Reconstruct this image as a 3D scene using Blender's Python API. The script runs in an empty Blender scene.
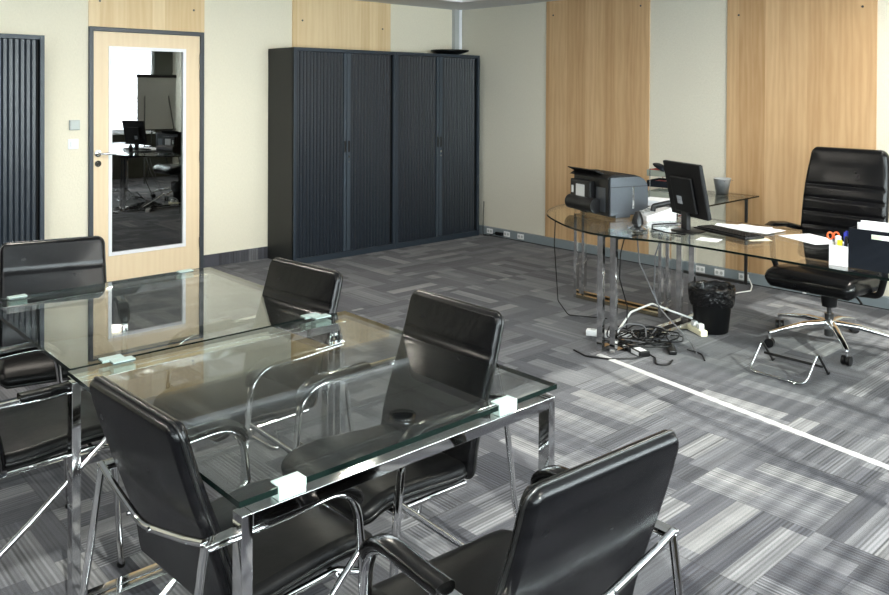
import bpy, bmesh, math, random
from mathutils import Vector, Matrix
random.seed(7)
PI = math.pi
col = bpy.context.scene.collection
sc = bpy.context.scene

# ------------------------------------------------------------ camera
F_PX, CY = 815.889, 97.53
CAM = Vector((-6.4818, -6.8175, 1.589)); YAW, PITCH, ROLL = 0.8291, -0.008, 0.0049
fw = Vector((math.cos(PITCH)*math.cos(YAW), math.cos(PITCH)*math.sin(YAW), math.sin(PITCH)))
rt = Vector((math.sin(YAW), -math.cos(YAW), 0)); up = rt.cross(fw)
r2 = math.cos(ROLL)*rt + math.sin(ROLL)*up; u2 = -math.sin(ROLL)*rt + math.cos(ROLL)*up
cd = bpy.data.cameras.new('camera'); cam = bpy.data.objects.new('camera', cd); col.objects.link(cam)
cd.sensor_width = 36; cd.sensor_fit = 'HORIZONTAL'; cd.lens = F_PX/889*36
cd.shift_y = (CY-297.5)/889; cd.clip_start = 0.02; cd.clip_end = 100
M = Matrix(((r2.x, u2.x, -fw.x, CAM.x), (r2.y, u2.y, -fw.y, CAM.y), (r2.z, u2.z, -fw.z, CAM.z), (0, 0, 0, 1)))
cam.matrix_world = M
sc.camera = cam

# ------------------------------------------------------------ light
ROOM_X, ROOM_Y, H = -9.6, -7.7, 2.516
WINDOWS = [(-2.35, -0.34), (-4.75, -2.55), (-7.15, -4.95), (-9.4, -7.35)]
SILL, HEAD = 0.82, 2.38
w = bpy.data.worlds.new('sky'); sc.world = w; w.use_nodes = True
w.node_tree.nodes['Background'].inputs[0].default_value = (0.80, 0.90, 1.0, 1)
w.node_tree.nodes['Background'].inputs[1].default_value = 1.5
sd = bpy.data.lights.new('sun', 'SUN'); sun = bpy.data.objects.new('sun', sd); col.objects.link(sun)
sd.energy = 4.8; sd.angle = math.radians(0.6); sd.color = (1.0, 0.97, 0.93)
SUN_DIR = Vector((0.26, 1.0, -0.60)).normalized()
sun.rotation_euler = SUN_DIR.to_track_quat('-Z', 'Y').to_euler(); sun.location = (-5, -12, 6)
for i, (a, b) in enumerate(WINDOWS):
    ld = bpy.data.lights.new('daylight', 'AREA'); lo = bpy.data.objects.new('daylight', ld); col.objects.link(lo)
    ld.shape = 'RECTANGLE'; ld.size = b-a; ld.size_y = HEAD-SILL; ld.energy = 62*(b-a)*(HEAD-SILL)/3
    ld.color = (0.88, 0.94, 1.0)
    lo.location = ((a+b)/2, ROOM_Y-0.16, (SILL+HEAD)/2); lo.rotation_euler = (PI/2, 0, 0)
LAMPS_LIT = [(-3.1, -2.25), (-5.3, -2.25), (-7.5, -2.25), (-3.1, -5.2), (-5.3, -6.9), (-7.5, -5.2), (-1.0, -5.2)]
for (x, y) in LAMPS_LIT:
    ld = bpy.data.lights.new('downlight_bulb', 'AREA'); lo = bpy.data.objects.new('downlight_bulb', ld); col.objects.link(lo)
    ld.shape = 'DISK'; ld.size = 0.17; ld.energy = 13; ld.color = (1.0, 0.93, 0.82)
    lo.location = (x, y, H-0.012)
vs = sc.view_settings
sc.display_settings.display_device = 'sRGB'
vs.view_transform = 'Standard'; vs.look = 'None'; vs.gamma = 1; vs.use_curve_mapping = False
vs.exposure = 1.36
cy = sc.cycles
cy.use_denoising = True
cy.max_bounces = 12; cy.diffuse_bounces = 5; cy.glossy_bounces = 6; cy.transmission_bounces = 8
cy.transparent_max_bounces = 32; cy.sample_clamp_indirect = 6; cy.caustics_reflective = False; cy.caustics_refractive = False

# ------------------------------------------------------------ material helpers
class G:
    """tiny node-graph writer"""
    def __init__(s, name):
        s.m = bpy.data.materials.new(name); s.m.use_nodes = True
        s.t = s.m.node_tree; s.n = s.t.nodes; s.l = s.t.links
        s.b = s.n['Principled BSDF']; s.out = s.n['Material Output']
    def new(s, typ, **kw):
        x = s.n.new(typ)
        for k, v in kw.items(): setattr(x, k, v)
        return x
    def put(s, sock, v):
        if hasattr(v, 'is_linked') or hasattr(v, 'links'): s.l.new(v, sock)
        else: sock.default_value = v
    def op(s, o, a, b=None, c=None, clamp=False):
        x = s.new('ShaderNodeMath', operation=o); x.use_clamp = clamp
        s.put(x.inputs[0], a)
        if b is not None: s.put(x.inputs[1], b)
        if c is not None: s.put(x.inputs[2], c)
        return x.outputs[0]
    def xyz(s):
        tc = s.new('ShaderNodeTexCoord'); sp = s.new('ShaderNodeSeparateXYZ')
        s.l.new(tc.outputs['Object'], sp.inputs[0]); return sp.outputs, tc.outputs['Object']
    def comb(s, a, b, c):
        x = s.new('ShaderNodeCombineXYZ')
        s.put(x.inputs[0], a); s.put(x.inputs[1], b); s.put(x.inputs[2], c); return x.outputs[0]
    def white(s, v):
        x = s.new('ShaderNodeTexWhiteNoise', noise_dimensions='3D'); s.l.new(v, x.inputs[0]); return x.outputs[0]
    def noise(s, v, scale, detail=3, rough=0.5):
        x = s.new('ShaderNodeTexNoise'); s.l.new(v, x.inputs['Vector'])
        x.inputs['Scale'].default_value = scale; x.inputs['Detail'].default_value = detail
        x.inputs['Roughness'].default_value = rough; return x.outputs[0]
    def ramp(s, f, stops):
        x = s.new('ShaderNodeValToRGB'); s.put(x.inputs[0], f)
        e = x.color_ramp.elements
        while len(e) < len(stops): e.new(0.5)
        for i, (p, c) in enumerate(stops): e[i].position = p; e[i].color = (*c, 1)
        return x.outputs[0]
    def mix(s, f, a, b, mode='MIX'):
        x = s.new('ShaderNodeMix', data_type='RGBA', blend_type=mode)
        s.put(x.inputs[0], f)
        for k, v in ((6, a), (7, b)):
            s.put(x.inputs[k], (*v, 1) if isinstance(v, tuple) and len(v) == 3 else v)
        return x.outputs[2]
    def bump(s, h, strength, dist):
        x = s.new('ShaderNodeBump'); x.inputs['Strength'].default_value = strength
        x.inputs['Distance'].default_value = dist; s.l.new(h, x.inputs['Height'])
        s.l.new(x.outputs[0], s.b.inputs['Normal'])
    def color(s, c): s.put(s.b.inputs['Base Color'], (*c, 1) if isinstance(c, tuple) else c)

def plain(name, c, rough=0.5, metal=0.0, spec=0.5, coat=0.0, nscale=0, nstr=0.0, ndist=0.001, var=0.0, emit=None):
    g = G(name); g.b.inputs['Roughness'].default_value = rough; g.b.inputs['Metallic'].default_value = metal
    g.b.inputs['Specular IOR Level'].default_value = spec; g.b.inputs['Coat Weight'].default_value = coat
    o, v = g.xyz()
    nz = g.noise(v, nscale or 40, 3)
    if nstr: g.bump(nz, nstr, ndist)
    d = max(var, 0.03)
    lo_ = tuple(x*(1-d) for x in c); hi = tuple(min(1, x*(1+d)) for x in c)
    g.color(g.mix(nz, lo_, hi))
    if emit: g.b.inputs['Emission Color'].default_value = (*c, 1); g.b.inputs['Emission Strength'].default_value = emit
    return g.m

def carpet_mat():
    g = G('carpet_tiles'); o, v = g.xyz()
    T = 0.5
    x = g.op('DIVIDE', g.op('ADD', o[0], 20.0), T); y = g.op('DIVIDE', g.op('ADD', o[1], 20.06), T)
    ix, iy = g.op('FLOOR', x), g.op('FLOOR', y)
    fx, fy = g.op('SUBTRACT', x, ix), g.op('SUBTRACT', y, iy)
    rnd = g.white(g.comb(ix, iy, 3.7))
    par = g.op('FLOORED_MODULO', g.op('ADD', ix, iy), 2.0)
    flip = g.op('GREATER_THAN', rnd, 0.86)
    par = g.op('ABSOLUTE', g.op('SUBTRACT', par, flip))
    inv = g.op('SUBTRACT', 1.0, par)
    u = g.op('ADD', g.op('MULTIPLY', fx, par), g.op('MULTIPLY', fy, inv))     # along the stripes
    s = g.op('ADD', g.op('MULTIPLY', fy, par), g.op('MULTIPLY', fx, inv))     # across
    band = g.op('FLOOR', g.op('MULTIPLY', s, 5.0))
    cut = g.white(g.comb(g.op('ADD', ix, g.op('MULTIPLY', band, 7.3)), iy, 9.1))
    cut = g.op('ADD', g.op('MULTIPLY', cut, 0.9), 0.05)
    seg = g.op('GREATER_THAN', u, cut)
    tone = g.white(g.comb(g.op('ADD', ix, g.op('MULTIPLY', seg, 0.37)), g.op('ADD', iy, g.op('MULTIPLY', band, 0.119)), g.op('MULTIPLY', band, 1.31)))
    tone2 = g.white(g.comb(g.op('MULTIPLY', seg, 5.37), g.op('ADD', iy, 0.5), g.op('ADD', g.op('MULTIPLY', band, 2.31), ix)))
    base = g.ramp(tone, [(0.0, (0.023, 0.023, 0.030)), (0.35, (0.040, 0.040, 0.049)), (0.65, (0.071, 0.071, 0.080)), (0.87, (0.103, 0.103, 0.111)), (1.0, (0.150, 0.148, 0.150))])
    # fine yarn lines
    line = g.op('SINE', g.op('MULTIPLY', s, 2*PI*31))
    lrow = g.white(g.comb(g.op('FLOOR', g.op('MULTIPLY', s, 62.0)), g.op('ADD', ix, band), iy))
    line = g.op('MULTIPLY', g.op('ADD', g.op('MULTIPLY', line, 0.5), g.op('MULTIPLY', g.op('SUBTRACT', lrow, 0.5), 1.1)), g.op('ADD', 0.18, g.op('MULTIPLY', tone2, 0.62)))
    yarn = g.noise(v, 260, 2); blot = g.noise(v, 6, 4)
    f = g.op('ADD', 1.0, line); f = g.op('MULTIPLY', f, g.op('ADD', 0.45, g.op('MULTIPLY', yarn, 1.1)))
    f = g.op('MULTIPLY', f, g.op('ADD', 0.75, g.op('MULTIPLY', blot, 0.5)))
    ex = g.op('MINIMUM', g.op('MINIMUM', fx, g.op('SUBTRACT', 1.0, fx)), g.op('MINIMUM', fy, g.op('SUBTRACT', 1.0, fy)))
    seam = g.op('SUBTRACT', 1.0, g.op('MULTIPLY', g.op('LESS_THAN', ex, 0.007), 0.35))
    f = g.op('MULTIPLY', f, seam)
    cc = g.comb(f, f, f)
    g.color(g.mix(1.0, base, cc, 'MULTIPLY'))
    g.b.inputs['Roughness'].default_value = 0.95; g.b.inputs['Specular IOR Level'].default_value = 0.15
    g.b.inputs['Sheen Weight'].default_value = 0.15
    g.bump(g.op('ADD', g.op('MULTIPLY', line, 0.6), yarn), 0.5, 0.003)
    return g.m

def fabric_mat(name, c):
    g = G(name); o, v = g.xyz()
    a = g.noise(v, 55, 4, 0.65); big = g.noise(v, 2.2, 3)
    mp = g.new('ShaderNodeMapping'); g.l.new(v, mp.inputs[0]); mp.inputs['Scale'].default_value = (6, 6, 0.8)
    fib = g.noise(mp.outputs[0], 38, 3, 0.6)
    h = g.op('ADD', a, fib)
    m1 = g.mix(g.op('MULTIPLY', h, 0.5), tuple(x*0.86 for x in c), tuple(min(1, x*1.12) for x in c))
    g.color(g.mix(g.op('MULTIPLY', big, 0.25), m1, tuple(x*0.9 for x in c)))
    g.b.inputs['Roughness'].default_value = 0.92; g.b.inputs['Specular IOR Level'].default_value = 0.2
    g.bump(h, 0.5, 0.004); return g.m

def wood_mat(name, light, dark, stave=0.095, k=0.0, mode='u'):
    g = G(name); o, v = g.xyz()
    u = g.op('ADD', o[0], o[1]); uz = g.op('DIVIDE', g.op('ADD', u, 30.0+k), stave)
    idx = g.op('FLOOR', uz)
    t1 = g.white(g.comb(idx, 2.3+k, 1.1)); off = g.op('MULTIPLY', t1, 13.0)
    vv = g.comb(g.op('ADD', g.op('MULTIPLY', u, 7.0), off), off, g.op('ADD', g.op('MULTIPLY', o[2], 0.8), off))
    grain = g.noise(vv, 2.6, 5, 0.62)
    wv = g.new('ShaderNodeTexWave', wave_type='BANDS', bands_direction='X'); g.l.new(vv, wv.inputs[0])
    wv.inputs['Scale'].default_value = 0.9; wv.inputs['Distortion'].default_value = 9.0; wv.inputs['Detail'].default_value = 3
    wv.inputs['Detail Scale'].default_value = 1.3
    f = g.op('ADD', g.op('MULTIPLY', grain, 0.55), g.op('MULTIPLY', wv.outputs[1], 0.16))
    f = g.op('ADD', f, g.op('MULTIPLY', t1, 0.46 if mode == 'u' else 0.06))
    c = g.ramp(f, [(0.1, light), (0.95, dark)])
    g.color(c); g.b.inputs['Roughness'].default_value = 0.42; g.b.inputs['Specular IOR Level'].default_value = 0.35
    return g.m

def glass_mat(name, tint, scale=1.0, base=0.04):
    g = G(name)
    lw = g.new('ShaderNodeLayerWeight'); lw.inputs[0].default_value = 0.5
    f = g.op('ADD', base, g.op('MULTIPLY', g.op('POWER', lw.outputs['Facing'], 5.0), 0.95))
    f = g.op('MULTIPLY', f, scale, clamp=True)
    tr = g.new('ShaderNodeBsdfTransparent'); tr.inputs[0].default_value = (*tint, 1)
    gl = g.new('ShaderNodeBsdfGlossy'); gl.inputs['Roughness'].default_value = 0.0; gl.inputs[0].default_value = (1, 1, 1, 1)
    mx = g.new('ShaderNodeMixShader'); g.l.new(f, mx.inputs[0]); g.l.new(tr.outputs[0], mx.inputs[1]); g.l.new(gl.outputs[0], mx.inputs[2])
    g.l.new(mx.outputs[0], g.out.inputs[0]); g.n.remove(g.b); return g.m

def leather_mat(name, c, rough=0.32, spec=0.28):
    g = G(name); o, v = g.xyz()
    vo = g.new('ShaderNodeTexVoronoi'); g.l.new(v, vo.inputs['Vector']); vo.inputs['Scale'].default_value = 420
    n1 = g.noise(v, 14, 3, 0.55)
    g.bump(g.op('ADD', g.op('MULTIPLY', vo.outputs[0], 0.04), g.op('MULTIPLY', n1, 1.0)), 0.28, 0.004)
    g.color(g.mix(n1, c, tuple(x*1.5 for x in c)))
    g.put(g.b.inputs['Roughness'], g.op('ADD', rough-0.06, g.op('MULTIPLY', n1, 0.12)))
    g.b.inputs['Specular IOR Level'].default_value = spec
    return g.m

MT = dict(
    carpet=carpet_mat(),
    fabric_back=fabric_mat('wall_fabric_lit', (0.82, 0.765, 0.62)),  # woven beige, lightened in colour for the wall facing the windows
    fabric_right=fabric_mat('wall_fabric_dim', (0.70, 0.665, 0.56)),  # same woven beige, darker tone painted for grazing window light
    paint=plain('white_paint', (0.72, 0.72, 0.70), 0.8, nscale=30, nstr=0.1),
    left_paint=plain('dark_grey_paint', (0.10, 0.10, 0.10), 0.8, nscale=30),
    ceiling=plain('ceiling_board', (0.66, 0.67, 0.69), 0.9, nscale=200, nstr=0.2),
    dark_unlit_wall=plain('dark_wall', (0.055, 0.055, 0.04), 0.8, nscale=30),  # unlit tone below the windows put into the colour; also the dark piers
    corridor=plain('corridor_unlit', (0.02, 0.02, 0.016), 0.9, nscale=30),  # near-black colour carries the darkness of the unlit corridor
    wood_b=wood_mat('maple_staves_shaded', (0.68, 0.47, 0.27), (0.42, 0.25, 0.115), 0.115),  # maple of the less lit right wall, its duller light in the colour
    wood_a=wood_mat('maple_staves_lit', (0.86, 0.68, 0.43), (0.68, 0.48, 0.25), 0.11, 3),  # same maple, brightened in colour for the better lit back wall
    wood_door=wood_mat('door_veneer', (0.86, 0.70, 0.48), (0.74, 0.56, 0.36), 0.3, 5, 'd'),
    skirt=plain('grey_blue_trunking', (0.20, 0.235, 0.255), 0.5, nscale=20, var=0.06),
    frame=plain('anthracite_frame', (0.040, 0.048, 0.058), 0.4, nscale=60),
    cab=plain('anthracite_steel', (0.024, 0.034, 0.047), 0.36, spec=0.4, nscale=90, var=0.05),
    cab_side=plain('anthracite_steel_side', (0.018, 0.020, 0.020), 0.5, spec=0.3, nscale=90, var=0.05),
    slat=plain('tambour_slats', (0.014, 0.019, 0.027), 0.30, spec=0.5, nscale=90, var=0.08),
    slat_blue=plain('grip_strip', (0.036, 0.050, 0.066), 0.42, nscale=60),
    white=plain('white_plastic', (0.80, 0.81, 0.82), 0.4, nscale=20),
    white_alu=plain('white_frame_paint', (0.86, 0.87, 0.90), 0.4, nscale=20),
    grey_pl=plain('grey_plastic', (0.45, 0.47, 0.47), 0.5, nscale=20),
    black=plain('black_plastic', (0.005, 0.005, 0.0055), 0.34, spec=0.35, nscale=80, var=0.1),
    black_m=plain('black_matt', (0.004, 0.004, 0.0045), 0.55, spec=0.25, nscale=80, var=0.1),
    silver=plain('brushed_silver', (0.095, 0.105, 0.118), 0.32, metal=0.75, nscale=60, var=0.06),
    chrome=plain('chrome', (0.70, 0.70, 0.70), 0.06, metal=1.0, nscale=25, var=0.02),
    alu=plain('polished_aluminium', (0.82, 0.83, 0.85), 0.14, metal=1.0, nscale=25, var=0.02),
    steel_dark=plain('dark_steel', (0.10, 0.10, 0.10), 0.3, metal=0.9, nscale=25, var=0.05),
    leather=leather_mat('black_leather', (0.0020, 0.0020, 0.0024), 0.25),
    leather2=leather_mat('black_seat_leather', (0.0022, 0.0022, 0.0024), 0.40, 0.14),
    pad=plain('black_arm_pad', (0.002, 0.002, 0.002), 0.22, spec=0.35, nscale=30),
    piping=plain('piping', (0.006, 0.006, 0.006), 0.3, nscale=30),
    glass=glass_mat('table_glass', (0.945, 0.97, 0.95), 1.0),
    edge=plain('glass_edge', (0.003, 0.007, 0.006), 0.2, spec=0.3, nscale=30),
    door_glass=glass_mat('door_glass', (0.35, 0.38, 0.38), 1.0, 0.22),
    clip=plain('frosted_clip', (0.40, 0.50, 0.47), 0.3, nscale=60),
    paper=plain('paper', (0.82, 0.84, 0.87), 0.7, nscale=30),
    paper_y=plain('cream_paper', (0.80, 0.76, 0.56), 0.7, nscale=30),
    bag=plain('bin_bag', (0.004, 0.004, 0.005), 0.25, nscale=26, nstr=1.0, ndist=0.02),
    bucket=plain('galvanised_tin', (0.50, 0.52, 0.53), 0.3, metal=0.4, nscale=18, var=0.25),
    red=plain('red_card', (0.50, 0.045, 0.035), 0.5), green=plain('green_card', (0.06, 0.16, 0.08), 0.5),
    greyg=plain('grey_green_tray', (0.22, 0.24, 0.20), 0.5), orange=plain('orange_plastic', (0.80, 0.13, 0.03), 0.4),
    yellow=plain('yellow_plastic', (0.85, 0.72, 0.02), 0.4), blue=plain('blue_plastic', (0.02, 0.04, 0.50), 0.35),
    khaki=plain('khaki_pen', (0.30, 0.23, 0.08), 0.5), lime=plain('pale_green_label', (0.62, 0.85, 0.48), 0.6),
    navy=plain('black_card_box', (0.006, 0.008, 0.012), 0.6, spec=0.12, nscale=60),
    blind=plain('blind_slats', (0.82, 0.82, 0.82), 0.5, nscale=30),
    flip=plain('flipchart_back', (0.42, 0.43, 0.40), 0.7, nscale=30),
    lamp=plain('lamp_diffuser', (1.0, 0.90, 0.70), 0.5, emit=6.0),
    duct=plain('white_floor_trunking', (0.46, 0.46, 0.46), 0.45, nscale=30),
    logo=plain('pale_logo', (0.30, 0.32, 0.35), 0.4),
    cable_w=plain('white_cable', (0.72, 0.72, 0.70), 0.5), cable_g=plain('grey_cable', (0.16, 0.16, 0.17), 0.5),
    wood_reflection=plain('chrome_wood_tint', (0.55, 0.48, 0.33), 0.15, metal=1.0),  # chrome with the golden reflection of the wood put into its colour
)

# ------------------------------------------------------------ mesh helpers
def new_obj(name, me, mat, parent=None, smooth=False):
    o = bpy.data.objects.new(name, me); col.objects.link(o)
    if mat is not None:
        for m in (mat if isinstance(mat, (list, tuple)) else [mat]): me.materials.append(m)
    if parent is not None: o.parent = parent
    if smooth:
        for p in me.polygons: p.use_smooth = True
    return o
def from_bm(name, bm, mat, parent=None, smooth=False, auto=None, wn=False):
    me = bpy.data.meshes.new(name)
    bmesh.ops.recalc_face_normals(bm, faces=bm.faces)
    bm.to_mesh(me); bm.free()
    o = new_obj(name, me, mat, parent, smooth or auto is not None)
    if auto is not None: me.set_sharp_from_angle(angle=math.radians(auto))
    if wn: m_ = o.modifiers.new('weighted_normals', 'WEIGHTED_NORMAL'); m_.keep_sharp = True
    return o
def box(bm, x0, x1, y0, y1, z0, z1, bevel=0.0, mat=0, rz=0.0, c=None, seg=2):
    vs_ = [bm.verts.new((x, y, z)) for x in (x0, x1) for y in (y0, y1) for z in (z0, z1)]
    F = [(0, 1, 3, 2), (4, 6, 7, 5), (0, 4, 5, 1), (2, 3, 7, 6), (0, 2, 6, 4), (1, 5, 7, 3)]
    fs = [bm.faces.new([vs_[i] for i in f]) for f in F]
    for f in fs: f.material_index = mat
    if bevel > 0:
        es = list({e for f in fs for e in f.edges})
        r = bmesh.ops.bevel(bm, geom=es, offset=bevel, segments=seg, affect='EDGES', profile=0.5)
        for f in r['faces']: f.material_index = mat
        vs_ = list({v for f in r['faces'] for v in f.verts} | {v for v in vs_ if v.is_valid})
    if rz:
        bmesh.ops.rotate(bm, verts=vs_, cent=c or ((x0+x1)/2, (y0+y1)/2, 0), matrix=Matrix.Rotation(rz, 3, 'Z'))
    return vs_
def bx(name, dims, mat, parent=None, bevel=0.0):
    bm = bmesh.new(); box(bm, *dims, bevel=bevel); return from_bm(name, bm, mat, parent, auto=50 if bevel else None, wn=bevel > 0)
def fillet(pts, r, n=6):
    """round the corners of a polyline"""
    P = [Vector(p) for p in pts]; out = [P[0]]
    rs = r if isinstance(r, (list, tuple)) else [r]*(len(P)-2)
    for i in range(1, len(P)-1):
        a, b, c = P[i-1], P[i], P[i+1]; rr = rs[i-1]
        d1, d2 = (a-b).normalized(), (c-b).normalized()
        ang = d1.angle(d2)
        if rr <= 0 or ang > PI-0.01: out.append(b); continue
        t = min(rr/math.tan(ang/2), 0.49*(a-b).length, 0.49*(c-b).length)
        p0, p1 = b+d1*t, b+d2*t
        for k in range(n+1):
            s = k/n; out.append(p0*(1-s)**2 + b*2*s*(1-s) + p1*s*s)
    out.append(P[-1]); return out
def tube(bm, pts, r, n=12, up=(0, 0, 1), ry=None, cap=True, square=False):
    """sweep: r along 'side' axis, ry along 'up-ish' axis"""
    P = [Vector(p) for p in pts]; ry = ry or r
    rings = []; side = None
    for i, p in enumerate(P):
        t = ((P[min(i+1, len(P)-1)]-p).normalized() + (p-P[max(i-1, 0)]).normalized()).normalized()
        if side is None:
            s = t.cross(Vector(up))
            if s.length < 1e-4: s = t.cross(Vector((1, 0, 0)))
        else: s = side - t*side.dot(t)
        side = s.normalized(); w_ = side.cross(t).normalized()
        if square:
            ring = [bm.verts.new(p + side*r*a + w_*ry*b) for a, b in ((1, 1), (-1, 1), (-1, -1), (1, -1))]
        else:
            ring = [bm.verts.new(p + side*r*math.cos(2*PI*k/n) + w_*ry*math.sin(2*PI*k/n)) for k in range(n)]
        rings.append(ring)
    m = len(rings[0])
    for a, b in zip(rings, rings[1:]):
        for k in range(m): bm.faces.new((a[k], a[(k+1) % m], b[(k+1) % m], b[k]))
    if cap: bm.faces.new(rings[0][::-1]); bm.faces.new(rings[-1])
def tube_obj(name, pts, r, mat, parent=None, **kw):
    bm = bmesh.new(); tube(bm, pts, r, **kw); return from_bm(name, bm, mat, parent, auto=40)
def lathe(bm, prof, n=32, c=(0, 0, 0), cap=False):
    rings = []
    for (r, z) in prof:
        rings.append([bm.verts.new((c[0]+max(r, 1e-4)*math.cos(2*PI*k/n), c[1]+max(r, 1e-4)*math.sin(2*PI*k/n), c[2]+z)) for k in range(n)])
    for a, b in zip(rings, rings[1:]):
        for k in range(n): bm.faces.new((a[k], a[(k+1) % n], b[(k+1) % n], b[k]))
    if cap: bm.faces.new(rings[0][::-1]); bm.faces.new(rings[-1])
def lathe_obj(name, prof, mat, parent=None, n=32, c=(0, 0, 0), cap=True, auto=35):
    bm = bmesh.new(); lathe(bm, prof, n, c, cap); return from_bm(name, bm, mat, parent, auto=auto)
def prism(bm, pts, z0, z1, side_mat=0, top_mat=0):
    a = [bm.verts.new((x, y, z0)) for x, y in pts]; b = [bm.verts.new((x, y, z1)) for x, y in pts]
    f = bm.faces.new(a[::-1]); f.material_index = top_mat; f = bm.faces.new(b); f.material_index = top_mat
    n = len(pts)
    for i in range(n):
        f = bm.faces.new((a[i], a[(i+1) % n], b[(i+1) % n], b[i])); f.material_index = side_mat
def empty(name, label, cat, loc=(0, 0, 0), rz=0.0, group=None):
    o = bpy.data.objects.new(name, None); col.objects.link(o); o.location = loc; o.rotation_euler = (0, 0, rz)
    o.empty_display_size = 0.1; tag(o, label, cat, group); return o
def tag(o, label, cat, group=None, kind=None):
    if label: o['label'] = label
    if cat: o['category'] = cat
    if group: o['group'] = group
    if kind: o['kind'] = kind
    return o
def struct(o, label=None): o['kind'] = 'structure'; 
def S(name, dims, mat, parent=None, bevel=0):
    o = bx(name, dims, mat, parent, bevel)
    if parent is None: o['kind'] = 'structure'
    return o
def copy_tree(o, parent=None):
    c = o.copy(); col.objects.link(c)
    if parent is not None: c.parent = parent
    for ch in list(o.children): copy_tree(ch, c)
    return c

def slab(bm, prof, hw, T, rc, re=0.014, nt=14, ns=26, tmap=None):
    """upholstered slab following the (x, z) profile; hw(s) half width at 0..1, T thickness, rc corner radius"""
    P = [Vector((p[0], 0, p[1])) for p in prof]
    Q = []
    for i in range(len(P)-1):                       # Catmull-Rom
        p0, p1, p2, p3 = P[max(i-1, 0)], P[i], P[i+1], P[min(i+2, len(P)-1)]
        for k in range(16):
            t = k/16
            Q.append(0.5*((2*p1)+(p2-p0)*t+(2*p0-5*p1+4*p2-p3)*t*t+(3*p1-p0-3*p2+p3)*t**3))
    Q.append(P[-1])
    L = [0.0]
    for a, b in zip(Q, Q[1:]): L.append(L[-1]+(b-a).length)
    tot = L[-1]
    def at(d):
        d = min(max(d, 0), tot)
        for i in range(len(L)-1):
            if L[i+1] >= d:
                f = (d-L[i])/max(L[i+1]-L[i], 1e-9); tg = (Q[min(i+2, len(Q)-1)]-Q[max(i-1, 0)]).normalized()
                return Q[i].lerp(Q[i+1], f), tg
        return Q[-1], (Q[-1]-Q[-2]).normalized()
    e = [0, .0015, .005, .010, re, re*1.8, rc*0.5, rc]
    e = sorted({round(x, 5) for x in e if x <= rc+1e-6 or x <= re})
    def params(total, n):
        mid = [e[-1]+(total-2*e[-1])*k/n for k in range(1, n)]
        return e+mid+[total-x for x in e[::-1]]
    sd_ = params(tot, ns)
    grids = []
    for sgn in (1, -1):
        g = []
        for i, d in enumerate(sd_):
            c, tg = at(d); nrm = Vector((tg.z, 0, -tg.x))   # one side of the slab
            W = hw(d/tot)
            de = min(d, tot-d)
            if de < rc: W = W-(rc-math.sqrt(max(rc*rc-(rc-de)**2, 0)))
            td = params(2*W, nt)
            row = []
            for j, t in enumerate(td):
                em = min(de, t, 2*W-t)
                h = T/2*math.sqrt(max(0, 1-(1-min(em/re, 1))**2)) if em > 0 else 0
                if em > re: h += T*0.10*min(1, (em-re)/0.10)
                extra = tmap(d/tot, t-W) if tmap else 0
                row.append((c+nrm*sgn*(h+(extra if sgn > 0 and em > re*0.5 else 0))+Vector((0, t-W, 0))))
            g.append(row)
        grids.append(g)
    nI, nJ = len(grids[0]), len(grids[0][0])
    vt = [[[None]*nJ for _ in range(nI)] for _ in range(2)]
    for i in range(nI):
        for j in range(nJ):
            edge = i in (0, nI-1) or j in (0, nJ-1)
            v = bm.verts.new(grids[0][i][j]); vt[0][i][j] = v
            vt[1][i][j] = v if edge else bm.verts.new(grids[1][i][j])
    for s_ in range(2):
        for i in range(nI-1):
            for j in range(nJ-1):
                q = [vt[s_][i][j], vt[s_][i+1][j], vt[s_][i+1][j+1], vt[s_][i][j+1]]
                bm.faces.new(q if s_ == 0 else q[::-1])
    rim = [vt[0][i][0].co.copy() for i in range(nI)]+[vt[0][nI-1][j].co.copy() for j in range(1, nJ)] + \
          [vt[0][i][nJ-1].co.copy() for i in range(nI-2, -1, -1)]+[vt[0][0][j].co.copy() for j in range(nJ-2, 0, -1)]
    return rim
def slab_obj(name, mat, parent, *a, **k):
    bm = bmesh.new(); rim = slab(bm, *a, **k)
    return from_bm(name, bm, mat, parent, smooth=True), rim

# ------------------------------------------------------------ setting
fl = S('floor', (ROOM_X, 0.0, ROOM_Y-0.1, 0.0, -0.05, 0.0), MT['carpet'])
DX0, DX1, DH = -4.1476, -3.158, 2.098
# back wall (cabinet and door wall) with the door opening
bm = bmesh.new()
box(bm, ROOM_X, DX0, 0.0, 0.12, 0, H); box(bm, DX1, 0.12, 0.0, 0.12, 0, H); box(bm, DX0, DX1, 0.0, 0.12, DH, H)
o = from_bm('wall_back', bm, MT['fabric_back']); o['kind'] = 'structure'
S('wall_right', (0.0, 0.12, ROOM_Y-0.1, 0.0, 0, H), MT['fabric_right'])
S('wall_left', (ROOM_X-0.12, ROOM_X, ROOM_Y-0.1, 0.12, 0, H), MT['left_paint'])
bm = bmesh.new()
y0, y1 = ROOM_Y-0.1, ROOM_Y
box(bm, ROOM_X, 0, y0, y1, 0, SILL, mat=1); box(bm, ROOM_X, 0, y0, y1, HEAD, H, mat=0)
xs = [ROOM_X]+[v for ab in sorted(WINDOWS) for v in ab]+[0]
for a, b in zip(xs[0::2], xs[1::2]): box(bm, a, b, y0, y1, SILL, HEAD, mat=1)
o = from_bm('wall_front', bm, [MT['paint'], MT['dark_unlit_wall']]); o['kind'] = 'structure'
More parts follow.
